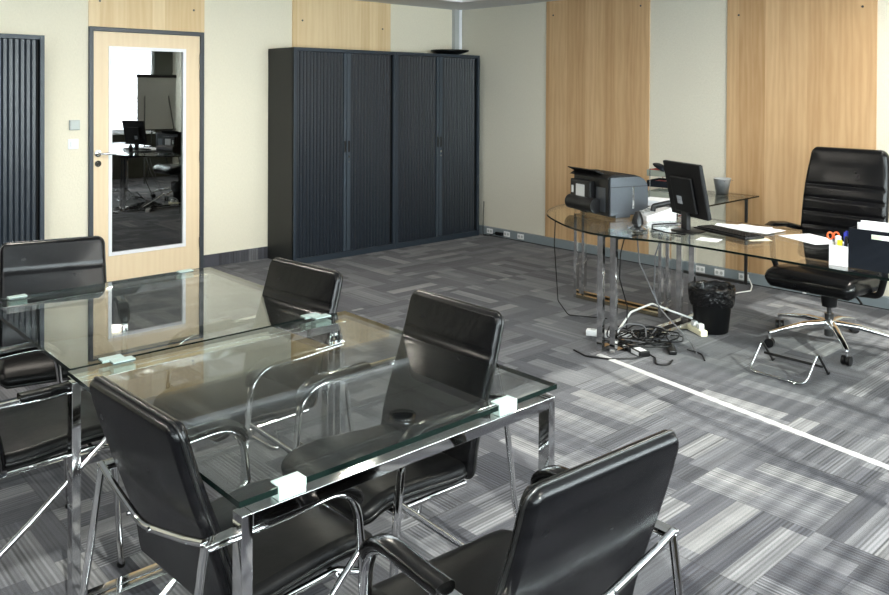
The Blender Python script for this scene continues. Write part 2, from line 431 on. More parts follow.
# ceiling: lowered border along the two walls, raised field inside
CX, CYY = -0.60, -0.66
bm = bmesh.new()
box(bm, ROOM_X, 0, CYY, 0, H, H+0.12); box(bm, CX, 0, ROOM_Y-0.1, CYY, H, H+0.12)
box(bm, ROOM_X, CX, ROOM_Y-0.1, CYY, H+0.045, H+0.12)
o = from_bm('ceiling', bm, MT['ceiling']); o['kind'] = 'structure'
bm = bmesh.new()
box(bm, ROOM_X, CX-0.03, CYY-0.03, CYY, H-0.006, H+0.045); box(bm, CX-0.03, CX, ROOM_Y-0.1, CYY, H-0.006, H+0.045)
o = from_bm('trim_1', bm, MT['white_alu']); o['kind'] = 'structure'
# ceiling tile grid bars
bm = bmesh.new()
for k in range(1, 15): box(bm, CX-0.6*k-0.012, CX-0.6*k+0.012, ROOM_Y, CYY-0.03, H+0.039, H+0.046)
for k in range(1, 12): box(bm, ROOM_X, CX-0.03, CYY-0.6*k-0.012, CYY-0.6*k+0.012, H+0.038, H+0.046)
o = from_bm('trim_2', bm, MT['grey_pl']); o['kind'] = 'structure'
# corridor behind the door
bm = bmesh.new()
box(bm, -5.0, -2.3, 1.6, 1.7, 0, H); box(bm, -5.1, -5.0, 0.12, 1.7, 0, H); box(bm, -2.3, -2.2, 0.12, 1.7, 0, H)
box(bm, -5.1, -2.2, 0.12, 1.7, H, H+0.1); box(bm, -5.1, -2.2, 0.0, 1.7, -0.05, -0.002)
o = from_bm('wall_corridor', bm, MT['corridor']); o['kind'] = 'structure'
# wood panels on the walls
def screws(parent, pts):
    for p, ax in pts:
        bm = bmesh.new()
        if ax == 'x': tube(bm, [p, (p[0]-0.004, p[1], p[2])], 0.009, n=10)
        else: tube(bm, [p, (p[0], p[1]-0.004, p[2])], 0.009, n=10)
        from_bm('screw', bm, MT['steel_dark'], parent, smooth=False)
p = S('trim_3', (-0.012, 0, -2.546, -1.307, 0.085, H), MT['wood_b'], bevel=0.001)
screws(p, [((-0.012, -1.40, 2.37), 'x'), ((-0.012, -2.45, 2.39), 'x')])
p = S('trim_4', (-0.012, 0, -4.512, -3.315, 0.085, H), MT['wood_b'], bevel=0.001)
screws(p, [((-0.012, -3.42, 2.24), 'x'), ((-0.012, -4.41, 2.24), 'x')])
p = S('trim_5', (-2.24, -1.03, -0.012, 0, 0.11, H), MT['wood_a'], bevel=0.001)
screws(p, [((-2.13, -0.012, 2.27), 'y'), ((-1.14, -0.012, 2.24), 'y')])
p = S('trim_6', (DX0, DX1+0.01, -0.010, 0, DH+0.002, H), MT['wood_a'], bevel=0.001)
screws(p, [((-4.06, -0.010, 2.31), 'y'), ((-3.25, -0.010, 2.29), 'y')])
# corner post
p = S('trim_7', (-0.125, -0.062, -0.05, 0, 0, H), MT['grey_pl'])
bx('cover', (-0.06, -0.018, -0.055, 0, 0, H), MT['white_alu'], p)
# baseboards
S('baseboard_back', (DX1, -0.125, -0.008, 0, 0, 0.11), MT['carpet'])
S('baseboard_rear', (ROOM_X, DX0, -0.008, 0, 0, 0.11), MT['carpet'])
bb = S('baseboard_right', (-0.045, 0, ROOM_Y, -0.0, 0, 0.09), MT['skirt'], bevel=0.004)
bx('shadow_line', (-0.05, -0.043, ROOM_Y, -0.46, 0, 0.006), MT['black_m'], bb)
bx('trunking_joint', (-0.0475, -0.04, -4.02, -3.99, 0.004, 0.088), MT['white'], bb)

# door
door = bpy.data.objects.new('door_1', None); col.objects.link(door); door['kind'] = 'structure'; door.location = (DX0, 0, 0)
def dbx(name, dims, mat, bevel=0.0, parent=None):
    x0, x1, y0, y1, z0, z1 = dims
    return bx(name, (x0-DX0, x1-DX0, y0, y1, z0, z1), mat, parent or door, bevel)
bm = bmesh.new()
for d in ((DX0, DX0+0.034, -0.03, 0.06, 0, DH), (DX1-0.034, DX1, -0.03, 0.06, 0, DH), (DX0+0.034, DX1-0.034, -0.03, 0.06, DH-0.034, DH)):
    box(bm, d[0]-DX0, d[1]-DX0, *d[2:], bevel=0.003)
from_bm('door_frame', bm, MT['frame'], door, auto=50, wn=True)
PX0, PX1, PZ0, PZ1 = -3.99, -3.322, 0.215, 1.945
bm = bmesh.new(); a, b = DX0+0.036, DX1-0.036
for d in ((a, PX0, 0.005, PZ0*0, DH-0.036), (PX1, b, 0.005, 0, DH-0.036)): box(bm, d[0]-DX0, d[1]-DX0, -0.012, 0.028, 0.005, DH-0.036)
box(bm, PX0-DX0, PX1-DX0, -0.012, 0.028, 0.005, PZ0); box(bm, PX0-DX0, PX1-DX0, -0.012, 0.028, PZ1, DH-0.036)
from_bm('door_leaf', bm, MT['wood_door'], door)
bm = bmesh.new(); f = 0.028
for d in ((PX0, PX0+f, PZ0, PZ1), (PX1-f, PX1, PZ0, PZ1), (PX0+f, PX1-f, PZ0, PZ0+f), (PX0+f, PX1-f, PZ1-f, PZ1)):
    box(bm, d[0]-DX0, d[1]-DX0, -0.020, 0.032, d[2], d[3], bevel=0.002)
from_bm('window_frame', bm, MT['white_alu'], door, auto=50, wn=True)
dbx('glass_pane', (PX0+f, PX1-f, -0.002, 0.004, PZ0+f, PZ1-f), MT['door_glass'])
hx, hz = -4.075, 1.065
bm = bmesh.new()
tube(bm, [(hx-DX0, -0.012, hz), (hx-DX0, -0.020, hz)], 0.027, n=20)
tube(bm, fillet([(hx-DX0, -0.012, hz), (hx-DX0, -0.062, hz), (hx-DX0+0.135, -0.064, hz-0.004)], 0.016), 0.0095, n=12)
from_bm('handle', bm, MT['chrome'], door, auto=40)
bm = bmesh.new(); tube(bm, [(hx-DX0, -0.012, hz-0.082), (hx-DX0, -0.020, hz-0.082)], 0.026, n=20)
box(bm, hx-DX0-0.004, hx-DX0+0.004, -0.022, -0.019, hz-0.10, hz-0.075)
from_bm('lock_rosette', bm, MT['chrome'], door, auto=40)
for hz_ in (1.86, 1.72, 1.00, 0.24):
    tube_obj('hinge', [(DX1-DX0-0.035, -0.028, hz_-0.045), (DX1-DX0-0.035, -0.028, hz_+0.045)], 0.009, MT['frame'], door, n=10)

# windows with their blinds
for i, (a, b) in enumerate(WINDOWS):
    wr = bpy.data.objects.new('window_%d' % (i+1), None); col.objects.link(wr); wr['kind'] = 'structure'; wr.location = (a, ROOM_Y, SILL)
    W, Z = b-a, HEAD-SILL
    bm = bmesh.new()
    for d in ((0, 0.04, 0, Z), (W-0.04, W, 0, Z), (0.04, W-0.04, 0, 0.04), (0.04, W-0.04, Z-0.04, Z), (W/2-0.02, W/2+0.02, 0.04, Z-0.04)):
        box(bm, d[0], d[1], -0.09, -0.05, d[2], d[3])
    from_bm('window_frame', bm, MT['white_alu'], wr)
    bx('window_sill', (0, W, -0.05, 0.04, -0.03, 0.0), MT['white'], wr, 0.004)
    g_ = bx('glass_pane', (0.04, W-0.04, -0.072, -0.068, 0.04, Z-0.04), MT['glass'], wr)
    wb = empty('venetian_blind', 'white slatted blind in the window nearest the flipchart' if i == 0 else ['', 'white slatted blind, second window from the flipchart', 'white slatted blind of the window behind the foreground armchair', 'white slatted blind of the window farthest from the flipchart'][i], 'blind', ((a+b)/2, ROOM_Y+0.045, HEAD+0.005), 0, None if i == 0 else 'blinds of the window wall')
    bw = W/2-0.01
    x0b, x1b = -bw, (bw-0.27 if i == 0 else bw)
    bx('head_rail', (x0b, x1b, -0.025, 0.025, -0.03, 0.0), MT['white'], wb)
    bm = bmesh.new()
    n = int((Z-0.10)/0.05)
    for k in range(n):
        zc = -0.06-0.05*k
        v_ = box(bm, x0b, x1b, -0.0225, 0.0225, zc-0.0006, zc+0.0006)
        bmesh.ops.rotate(bm, verts=v_, cent=(0, 0, zc), matrix=Matrix.Rotation(math.radians(-10), 3, 'X'))
    o = from_bm('slats', bm, MT['blind'], wb)
    bx('bottom_rail', (x0b, x1b, -0.02, 0.02, -0.06-0.05*n-0.012, -0.06-0.05*n+0.006), MT['white'], wb)
    for xx in (x0b+0.2, x1b-0.2): tube_obj('ladder_cord', [(xx, 0, -0.03), (xx, 0, -0.06-0.05*n)], 0.0012, MT['white'], wb, n=5)

# downlights
def downlight(x, y, lit, label, group=None):
    t = empty('downlight', label, 'ceiling light', (x, y, H+0.045), 0, group)
    lathe_obj('trim_ring', [(0.085, -0.002), (0.112, -0.012), (0.118, -0.002), (0.118, 0.0), (0.085, 0.0)], MT['alu' if not lit else 'white'], t, cap=False)
    lathe_obj('reflector', [(0.086, -0.003), (0.06, -0.001), (0.03, -0.0008)], MT['chrome' if not lit else 'lamp'], t, cap=True)
for k, (x, y) in enumerate(LAMPS_LIT):
    downlight(x, y, True, ['lit ceiling downlight nearest the glazed door', 'lit ceiling downlight above the far glass table', 'lit ceiling downlight in the far left of the room', 'lit ceiling downlight in the middle of the room before the desk', 'lit ceiling downlight nearest the camera by the window wall', 'lit ceiling downlight left of the glass tables', 'lit ceiling downlight above the office chair'][k], 'lit downlights in the ceiling')
downlight(-2.21, -1.66, False, 'round chrome downlight, unlit, in the ceiling near the cabinets')

# wall fittings
t = empty('thermostat', 'small pale grey square control on the wall, above the white switch', 'control', (-4.257, 0, 1.302))
bx('housing', (-0.040, 0.040, -0.022, 0, -0.040, 0.040), MT['grey_pl'], t, 0.004); bx('cover', (-0.034, 0.036, -0.026, -0.021, -0.036, 0.036), plain('pale_green_grey', (0.52, 0.57, 0.55), 0.5), t, 0.003)
t = empty('light_switch', 'white square light switch beside the door frame', 'switch', (-4.264, 0, 1.150))
bx('plate', (-0.041, 0.041, -0.008, 0, -0.041, 0.041), MT['white'], t, 0.004); bx('rocker', (-0.022, 0.022, -0.013, -0.007, -0.022, 0.022), MT['white'], t, 0.004)
SK = [(-0.545, 'white socket in the trunking, nearest the dark cabinets'), (-0.80, 'white socket in the trunking beside the black plug'), (-1.00, 'double white socket in the trunking left of the wood panel'),
      (-3.10, 'white socket in the trunking just left of the waste bin'), (-3.28, 'double white socket in the trunking above the waste bin rim'), (-3.50, 'white socket in the trunking right of the waste bin')]
for y, lb in SK:
    t = empty('wall_socket', lb, 'socket', (-0.045, y, 0.05))
    bx('plate', (-0.006, 0, -0.045, 0.045, -0.028, 0.028), MT['white'], t, 0.003)
    for dy in (-0.02, 0.02):
        bm = bmesh.new(); tube(bm, [(-0.0062, dy, 0), (-0.0075, dy, 0)], 0.014, n=14); from_bm('outlet', bm, MT['grey_pl'], t)
t = empty('power_plug', 'black plug in the trunking between two white sockets', 'plug', (-0.045, -0.70, 0.042))
bx('body', (-0.035, 0, -0.05, 0.05, -0.018, 0.018), MT['black_m'], t, 0.008)
tube_obj('cord', fillet([(-0.03, 0.045, 0), (-0.05, 0.13, -0.03), (-0.06, 0.20, -0.037), (-0.03, 0.235, 0.02), (-0.012, 0.24, 0.33)], 0.03), 0.004, MT['black_m'], t, n=8)

# ------------------------------------------------------------ tambour cabinets
def tambour(bm, x0, x1, z0, z1, yb, pitch=0.037, h=0.010):
    n = max(2, round((x1-x0)/pitch)); pt = (x1-x0)/n; pts = []
    for k in range(n):
        x = x0+k*pt
        for fx_, fy_ in ((0.0, 0.0), (0.10, 0.55), (0.22, 1.0), (0.50, 0.88), (0.78, 1.0), (0.90, 0.55)): pts.append((x+fx_*pt, yb-fy_*h))
    pts.append((x1, yb))
    lo_ = [bm.verts.new((x, y, z0)) for x, y in pts]; hi_ = [bm.verts.new((x, y, z1)) for x, y in pts]
    for i in range(len(pts)-1): bm.faces.new((lo_[i], lo_[i+1], hi_[i+1], hi_[i]))
    a = [bm.verts.new((x1, yb+0.008, z)) for z in (z0, z1)]; b = [bm.verts.new((x0, yb+0.008, z)) for z in (z0, z1)]
    bm.faces.new((lo_[-1], a[0], a[1], hi_[-1])); bm.faces.new((a[0], b[0], b[1], a[1])); bm.faces.new((b[0], lo_[0], hi_[0], b[1]))
def cabinet(x0, x1, label, key, group=None, gap=0.5):
    D, HC = 0.459, 1.98
    t = empty('tambour_cabinet', label, 'cabinet', (x0, -0.012, 0), 0, group)
    W = x1-x0; yf = -D+0.012
    bm = bmesh.new()
    box(bm, 0, W, yf+0.004, 0, HC-0.022, HC-0.001, bevel=0.002)              # top
    box(bm, 0, 0.022, yf+0.004, 0, 0.0, HC-0.022); box(bm, W-0.022, W, yf+0.004, 0, 0.0, HC-0.022)
    box(bm, 0.022, W-0.022, -0.02, 0, 0.0, HC-0.022)                         # back
    box(bm, 0.022, W-0.022, yf+0.03, -0.02, 0.045, 0.065)                    # bottom
    from_bm('carcass', bm, MT['cab_side'], t, auto=50, wn=True)
    bm = bmesh.new()
    for d in ((0, 0.030, 0.0, HC), (W-0.030, W, 0.0, HC), (0.030, W-0.030, HC-0.032, HC)): box(bm, d[0], d[1], yf-0.004, yf+0.022, d[2], d[3], bevel=0.002)
    from_bm('front_frame', bm, MT['cab'], t, auto=50, wn=True)
    bx('plinth', (0.030, W-0.030, yf, yf+0.02, 0.0, 0.055), MT['cab'], t, 0.002)
    m = 0.030+(W-0.06)*gap
    for nm, a, b, hx in (('l', 0.034, m-0.004, 1), ('r', m+0.004, W-0.048, -1)):
        bm = bmesh.new()
        s0, s1 = (a, b-0.032) if hx > 0 else (a+0.044, b)
        tambour(bm, s0, s1, 0.057, HC-0.034, yf+0.026)
        d = from_bm('shutter_door', bm, MT['slat'], t, auto=30)
        g0, g1 = (b-0.030, b) if hx > 0 else (a, a+0.042)
        bx('grip_strip', (g0, g1, yf+0.006, yf+0.030, 0.057, HC-0.034), MT['slat_blue'], d, 0.002)
        gx = (g0+g1)/2
        bm = bmesh.new(); box(bm, gx-0.011, gx+0.011, yf+0.001, yf+0.008, 1.00, 1.11, bevel=0.003); h_ = from_bm('handle', bm, MT['black'], d, auto=50, wn=True)
        if hx < 0:
            bm = bmesh.new(); tube(bm, [(gx, yf+0.007, key), (gx, yf+0.001, key)], 0.010, n=14)
            tube(bm, [(gx, yf+0.007, key-0.045), (gx, yf+0.003, key-0.045)], 0.007, n=14); from_bm('lock', bm, MT['chrome'], d, auto=40)
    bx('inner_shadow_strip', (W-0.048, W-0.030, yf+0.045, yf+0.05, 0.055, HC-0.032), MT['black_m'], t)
    return t
cabinet(-2.505, -1.318, 'tall anthracite shutter-door cabinet, left one of the pair by the corner', 0.955)
cabinet(-1.314, -0.133, 'tall anthracite shutter-door cabinet touching the beige corner, dark dish on top', 0.955)
cabinet(-5.80, -4.613, 'tall dark shutter-door cabinet left of the glazed door, cut by the frame edge', 0.955, gap=0.40)

bm = bmesh.new()
prof = [(0.07, 0.004), (0.12, 0.012), (0.17, 0.026), (0.205, 0.040), (0.212, 0.055), (0.203, 0.053), (0.17, 0.036), (0.11, 0.020), (0.0, 0.014)]
lathe(bm, [(0.0, 0.0), (0.08, 0.0)]+prof, 40, (0, 0, 0))
o = from_bm('dish', bm, MT['black'], smooth=True); o.location = (-0.38, -0.24, 1.982)
tag(o, 'shallow black dish lying on top of the right-hand cabinet', 'dish')

# ------------------------------------------------------------ meeting tables
def meeting_table(label, x0, x1, y0, y1, clips):
    cx, cyy = (x0+x1)/2, (y0+y1)/2
    t = empty('glass_table', label, 'table', (cx, cyy, 0))
    w_, d = (x1-x0)/2, (y1-y0)/2
    for s in (-1, 1):
        # closed chrome loop running along x: two legs, top rail, floor rail
        ya, yb = (-d-0.008, -d+0.032) if s < 0 else (d-0.032, d+0.003)
        a, b = -w_+0.002, w_-0.018
        for k, (l0, l1) in enumerate(((a, a+0.026), (b-0.026, b))):
            bx('leg', (l0, l1, ya, yb, 0.0, 0.711), MT['chrome'], t, 0.0015)
        bx('top_rail', (a+0.0262, b-0.0262, ya, yb, 0.681, 0.711), MT['chrome'], t, 0.0015)
        bx('floor_rail', (a+0.0262, b-0.0262, ya, yb, 0.0, 0.026), MT['chrome'], t, 0.0015)
    bm = bmesh.new()
    prism(bm, [(-w_, -d), (w_, -d), (w_, d), (-w_, d)], 0.7265, 0.740, 1, 0)
    from_bm('glass_top', bm, [MT['glass'], MT['edge']], t)
    for (px, s) in clips:
        ys = s*d; yo = ys+s*0.006; yi = ys-s*0.030
        bm = bmesh.new()
        box(bm, px-cx-0.034, px-cx+0.034, min(yo, yi), max(yo, yi), 0.7115, 0.7262, bevel=0.001)
        box(bm, px-cx-0.034, px-cx+0.034, min(yo, yi), max(yo, yi), 0.7405, 0.7445, bevel=0.001)
        box(bm, px-cx-0.034, px-cx+0.034, min(ys+s*0.001, yo), max(ys+s*0.001, yo), 0.7255, 0.7410)
        from_bm('glass_clip', bm, MT['clip'], t)
meeting_table('glass meeting table nearest the camera, chrome loop legs', -5.660, -4.643, -5.300, -4.248, [(-5.535, -1), (-4.855, -1), (-5.50, 1), (-4.76, 1)])
meeting_table('glass meeting table behind, towards the door, chrome loop legs', -5.648, -4.672, -4.232, -3.180, [(-5.52, -1), (-4.78, -1), (-5.52, 1), (-4.80, 1)])

# ------------------------------------------------------------ visitor chairs
def make_chair(label, group=None):
    t = empty('visitor_chair', label, 'chair', (0, 0, 0), 0, group)
    # local: +x forward, +z up
    back_prof = [(-0.185, 0.40), (-0.200, 0.50), (-0.232, 0.60), (-0.268, 0.70), (-0.298, 0.79), (-0.325, 0.885)]
    def seam(s, y):
        return -0.004*math.exp(-((s-0.74)/0.012)**2)
    o, rim = slab_obj('backrest', MT['leather'], t, back_prof[::1], lambda s: 0.225-0.006*s, 0.042, 0.035, re=0.018, ns=40, tmap=seam)
    bm = bmesh.new(); tube(bm, rim+[rim[0], rim[1]], 0.0045, n=6, cap=False); from_bm('piping', bm, MT['piping'], o, smooth=True)
    seat_prof = [(-0.195, 0.425), (-0.10, 0.428), (0.0, 0.438), (0.09, 0.444), (0.17, 0.438), (0.228, 0.405)]
    o, rim = slab_obj('seat', MT['leather2'], t, seat_prof, lambda s: 0.226-0.010*(1-s), 0.055, 0.050, re=0.024)
    bm = bmesh.new(); tube(bm, rim+[rim[0], rim[1]], 0.004, n=6, cap=False); from_bm('piping', bm, MT['piping'], o, smooth=True)
    for s in (-1, 1):
        y = s*0.258
        # front leg rising into the arm
        path = fillet([(0.168, y, 0.012), (0.142, y, 0.42), (0.118, y, 0.630), (-0.08, y, 0.624), (-0.285, y, 0.628)], [0.3, 0.125, 0.2], 14)
        tube_obj('arm_tube', path, 0.0155, MT['chrome'], t, up=(1, 0, 0), ry=0.0095, n=14)
        # black pad lying on the tube
        bm = bmesh.new(); k0 = [p for p in path if p.z > 0.560 and p.x > -0.14]
        k0 = [k0[0]]+k0[1:]
        k0.append(Vector((-0.145, y, 0.6245)))
        cen = []
        for i, p_ in enumerate(k0):
            a, b = k0[max(i-1, 0)], k0[min(i+1, len(k0)-1)]; tg = (b-a).normalized(); nrm = Vector((-tg.z, 0, tg.x)); nrm = nrm if nrm.z > 0 or nrm.x > 0.5 else -nrm
            cen.append(p_+nrm*0.015)
        rings = []
        nn = len(cen)
        for i, p_ in enumerate(cen):
            a, b = cen[max(i-1, 0)], cen[min(i+1, nn-1)]; tg = (b-a).normalized(); nrm = Vector((-tg.z, 0, tg.x)); nrm = nrm if nrm.z > 0 or nrm.x > 0.5 else -nrm
            f = i/(nn-1); sc_ = 0.45+0.55*min(1, f/0.12)**0.5
            wy, wz = 0.024*sc_, 0.0135*sc_
            rings.append([bm.verts.new(p_+Vector((0, math.copysign(abs(math.cos(q))**0.55, math.cos(q))*wy, 0))+nrm*math.copysign(abs(math.sin(q))**0.7, math.sin(q))*wz) for q in [2*PI*k/16 for k in range(16)]])
        for a, b in zip(rings, rings[1:]):
            for k in range(16): bm.faces.new((a[k], a[(k+1) % 16], b[(k+1) % 16], b[k]))
        bm.faces.new(rings[0]); bm.faces.new(rings[-1][::-1])
        from_bm('armrest', bm, MT['pad'], t, auto=50)
        # bracket plate at the back end of the arm
        bx('arm_bracket', (-0.292, -0.145, y-0.016, y+0.016, 0.631, 0.640), MT['chrome'], t, 0.002)
        # rear leg, rounded foot and strut running forward to the front leg
        path = fillet([(-0.285, y, 0.632), (-0.335, y, 0.30), (-0.405, y, 0.012), (-0.10, y*0.985, 0.25), (0.138, y*0.985, 0.455)], [0.3, 0.035, 0.3], 10)
        tube_obj('rear_leg', path, 0.0095, MT['chrome'], t, up=(0, 1, 0), n=10)
        # side rail under the seat
        tube_obj('seat_rail', fillet([(-0.165, y*0.80, 0.396), (0.10, y*0.80, 0.402), (0.139, y*0.97, 0.400)], 0.03), 0.009, MT['chrome'], t, n=10)
        lathe_obj('glide', [(0.012, 0.0), (0.014, 0.004), (0.014, 0.014), (0.010, 0.016)], MT['black'], t, n=14, c=(0.168, y, 0))
    # back rail hugging the backrest at arm height
    path = fillet([(-0.287, -0.258, 0.640), (-0.292, -0.185, 0.622), (-0.300, 0.0, 0.585), (-0.292, 0.185, 0.622), (-0.287, 0.258, 0.640)], [0.08, 0.25, 0.08], 8)
    o = tube_obj('back_rail', path, 0.0085, MT['chrome'], t, n=10)
    for yy in (-0.045, 0.06): tube_obj('screw', [(-0.296, yy, 0.5945), (-0.309, yy, 0.5945)], 0.006, MT['chrome'], o, n=10)
    tube_obj('cross_bar', [(0.10, -0.226, 0.392), (0.10, 0.226, 0.392)], 0.009, MT['chrome'], t, n=10)
    tube_obj('cross_bar', [(-0.14, -0.205, 0.396), (-0.14, 0.205, 0.396)], 0.009, MT['chrome'], t, n=10)
    return t
CH = [(-4.925, -4.830, 180, 'black leather armchair on the desk side of the near glass table'),
      (-4.990, -4.050, 186, 'black leather armchair on the cabinet side of the far glass table'),
      (-5.428, -4.955, 3, 'black leather armchair seen from behind at left edge of near table'),
      (-5.165, -5.555, 86, 'black leather armchair in the foreground, back lit in stripes, facing the table'),
      (-5.335, -3.095, 256, 'black leather armchair at the far head of the tables, before the door'),
      (-5.610, -3.840, 0, 'black leather armchair cut by the left frame edge, tucked at far table')]
proto = make_chair(CH[0][3])
for i, (x, y, a, lb) in enumerate(CH):
    o = proto if i == 0 else copy_tree(proto)
    o.location = (x, y, 0); o.rotation_euler = (0, 0, math.radians(a)); o['label'] = lb; o['group'] = 'armchairs around the glass tables'

# ------------------------------------------------------------ desk
dk = empty('desk', 'large glass desk with rounded end on paired chrome legs', 'desk', (-2.0, -4.6, 0))
def rel(pts, c=(-2.0, -4.6)): return [(x-c[0], y-c[1]) for x, y in pts]
def smooth_curve(P, n=8):
    out = []
    for i in range(len(P)-1):
        p0, p1, p2, p3 = [Vector(P[j]) for j in (max(i-1, 0), i, i+1, min(i+2, len(P)-1))]
        for k in range(n):
            t = k/n; out.append(tuple(0.5*((2*p1)+(p2-p0)*t+(2*p0-5*p1+4*p2-p3)*t*t+(3*p1-p0-3*p2+p3)*t**3)))
    out.append(tuple(P[-1])); return out
left = smooth_curve([(-2.53, -6.25), (-2.50, -5.4), (-2.46, -4.80), (-2.455, -4.35), (-2.545, -4.00), (-2.535, -3.75), (-2.39, -3.45), (-2.14, -3.13), (-1.80, -2.95), (-1.50, -2.93)])
out = left+[(-1.50, -6.25)]
bm = bmesh.new(); prism(bm, rel(out), 0.738, 0.750, 1, 0)
from_bm('glass_top', bm, [MT['glass'], MT['edge']], dk)
for yc in (-3.885, -3.790, -5.98, -6.07):
    y_ = yc+4.6
    for xc in (-2.40, -1.51):
        bx('leg', (xc+2.0-0.014, xc+2.0+0.014, y_-0.020, y_+0.020, 0, 0.725), MT['chrome'], dk, 0.0015)
    bx('top_rail', (-0.386, 0.476, y_-0.020, y_+0.020, 0.697, 0.725), MT['chrome'], dk, 0.0015)
    bx('floor_rail', (-0.386, 0.476, y_-0.020, y_+0.020, 0, 0.028), MT['chrome'], dk, 0.0015)
    for xx in (-0.3, 0.4): lathe_obj('glass_spacer', [(0.018, 0.725), (0.018, 0.7375)], MT['clip'], dk, n=16, c=(xx, y_, 0))
rt_ = empty('side_table', 'glass side table between the desk and the wood-panelled wall', 'table', (-0.8, -3.3, 0))
bm = bmesh.new(); prism(bm, rel([(-1.495, -3.70), (-0.11, -3.66), (-0.11, -2.90), (-1.495, -2.90)], (-0.8, -3.3)), 0.738, 0.750, 1, 0)
from_bm('glass_top', bm, [MT['glass'], MT['edge']], rt_)
for xc in (-1.47, -1.375):
    x_ = xc+0.8
    bx('leg', (x_-0.018, x_+0.018, 0.42, 0.446, 0, 0.725), MT['chrome'], rt_, 0.0015)
    bx('leg', (x_-0.018, x_+0.018, -0.33, -0.304, 0, 0.725), MT['chrome'], rt_, 0.0015)
    bx('top_rail', (x_-0.018, x_+0.018, -0.304, 0.42, 0.697, 0.725), MT['chrome'], rt_, 0.0015)
    bx('floor_rail', (x_-0.018, x_+0.018, -0.304, 0.42, 0, 0.028), MT['wood_reflection'], rt_, 0.0015)  # chrome rail, wood reflection painted in
x_ = 0.715
bx('leg', (x_-0.006, x_+0.006, -0.250, -0.225, 0, 0.725), MT['steel_dark'], rt_, 0.0015)
bx('leg', (x_-0.012, x_+0.012, 0.35, 0.38, 0, 0.725), MT['steel_dark'], rt_, 0.0015)
bx('top_rail', (x_-0.012, x_+0.012, -0.225, 0.35, 0.697, 0.725), MT['steel_dark'], rt_, 0.0015)
bx('floor_rail', (x_-0.012, x_+0.012, -0.225, 0.35, 0, 0.025), MT['steel_dark'], rt_, 0.0015)
for (xx, yy) in ((0.715, -0.2), (0.715, 0.33), (-0.67, 0.3), (-0.67, -0.25)): lathe_obj('glass_spacer', [(0.012, 0.725), (0.012, 0.7375)], MT['clip'], rt_, n=16, c=(xx, yy, 0))

# printer: long axis leads away from the camera; the silver face looks to the front window
PZ = 0.7505
pr = empty('printer', 'black and silver multifunction printer on the rounded end of the desk', 'printer', (-1.85, -3.45, PZ), math.radians(-17))
# local: x from left (-) to right (+), y depth; silver face at y = -0.20
def rounded_profile(bm, prof, y0, y1, mat=0):
    a = [bm.verts.new((x, y0, z)) for x, z in prof]; b = [bm.verts.new((x, y1, z)) for x, z in prof]; n = len(prof)
    for f in (bm.faces.new(a), bm.faces.new(b[::-1])): f.material_index = mat
    for i in range(n): bm.faces.new((a[i], b[i], b[(i+1) % n], a[(i+1) % n])).material_index = mat
def arc(cx, cz, r, a0, a1, n=8): return [(cx+r*math.cos(math.radians(a0+(a1-a0)*k/n)), cz+r*math.sin(math.radians(a0+(a1-a0)*k/n))) for k in range(n+1)]
bm = bmesh.new()
rounded_profile(bm, [(-0.155, 0.015), (0.155, 0.015)]+arc(0.072, 0.179, 0.083, 0, 90)+[(-0.155, 0.262)], -0.19, 0.20)
from_bm('body', bm, MT['black'], pr, auto=50, wn=True)
bm = bmesh.new()
rounded_profile(bm, [(-0.148, 0.022), (0.162, 0.022)]+arc(0.074, 0.182, 0.088, 0, 88)+[(-0.148, 0.270)], -0.206, -0.19)
s_ = from_bm('side_panel', bm, MT['silver'], pr, auto=50, wn=True); s_['label'] = 'brushed silver side panel'
bx('panel_seam', (-0.146, 0.156, -0.208, -0.2055, 0.206, 0.210), MT['black'], s_)
bx('panel_rib', (0.03, 0.045, -0.2095, -0.2055, 0.06, 0.205), MT['alu'], s_, 0.001)
bx('foot', (-0.10, 0.02, -0.20, -0.10, 0.0, 0.022), MT['silver'], pr, 0.004)
bx('foot', (-0.12, 0.12, 0.10, 0.18, 0.0, 0.015), MT['black'], pr, 0.004)
bm = bmesh.new()     # hinged lid rising to the back left
v0 = [(-0.175, 0.2625), (0.07, 0.2625), (0.115, 0.252), (0.105, 0.268), (0.05, 0.284), (-0.13, 0.288)]
rounded_profile(bm, v0, -0.20, 0.23)
from_bm('lid', bm, MT['black_m'], pr, auto=50, wn=True)
bm = bmesh.new(); rounded_profile(bm, [(-0.14, 0.285), (-0.12, 0.289), (-0.195, 0.316), (-0.198, 0.311)], -0.10, 0.22)
from_bm('paper_support', bm, MT['black_m'], pr)
bx('rear_block', (-0.195, -0.155, -0.04, 0.19, 0.03, 0.235), MT['black'], pr, 0.006)
bm = bmesh.new(); tube(bm, [(-0.185, -0.10, 0.075), (-0.185, 0.20, 0.075)], 0.050, n=20); from_bm('paper_roll_cover', bm, MT['black'], pr, auto=40)
bx('rating_label', (-0.1965, -0.1948, 0.02, 0.12, 0.125, 0.205), MT['grey_pl'], pr)
bx('rating_label', (-0.1965, -0.1948, 0.15, 0.175, 0.14, 0.19), MT['grey_pl'], pr)
bx('socket_panel', (-0.158, -0.1548, -0.16, -0.06, 0.04, 0.20), MT['silver'], pr, 0.001)

# monitor seen from behind
mo = empty('monitor', 'flat black computer monitor seen from behind on the desk', 'monitor', (-2.062, -4.185, 0.7505), math.atan2(-0.415, 0.91))
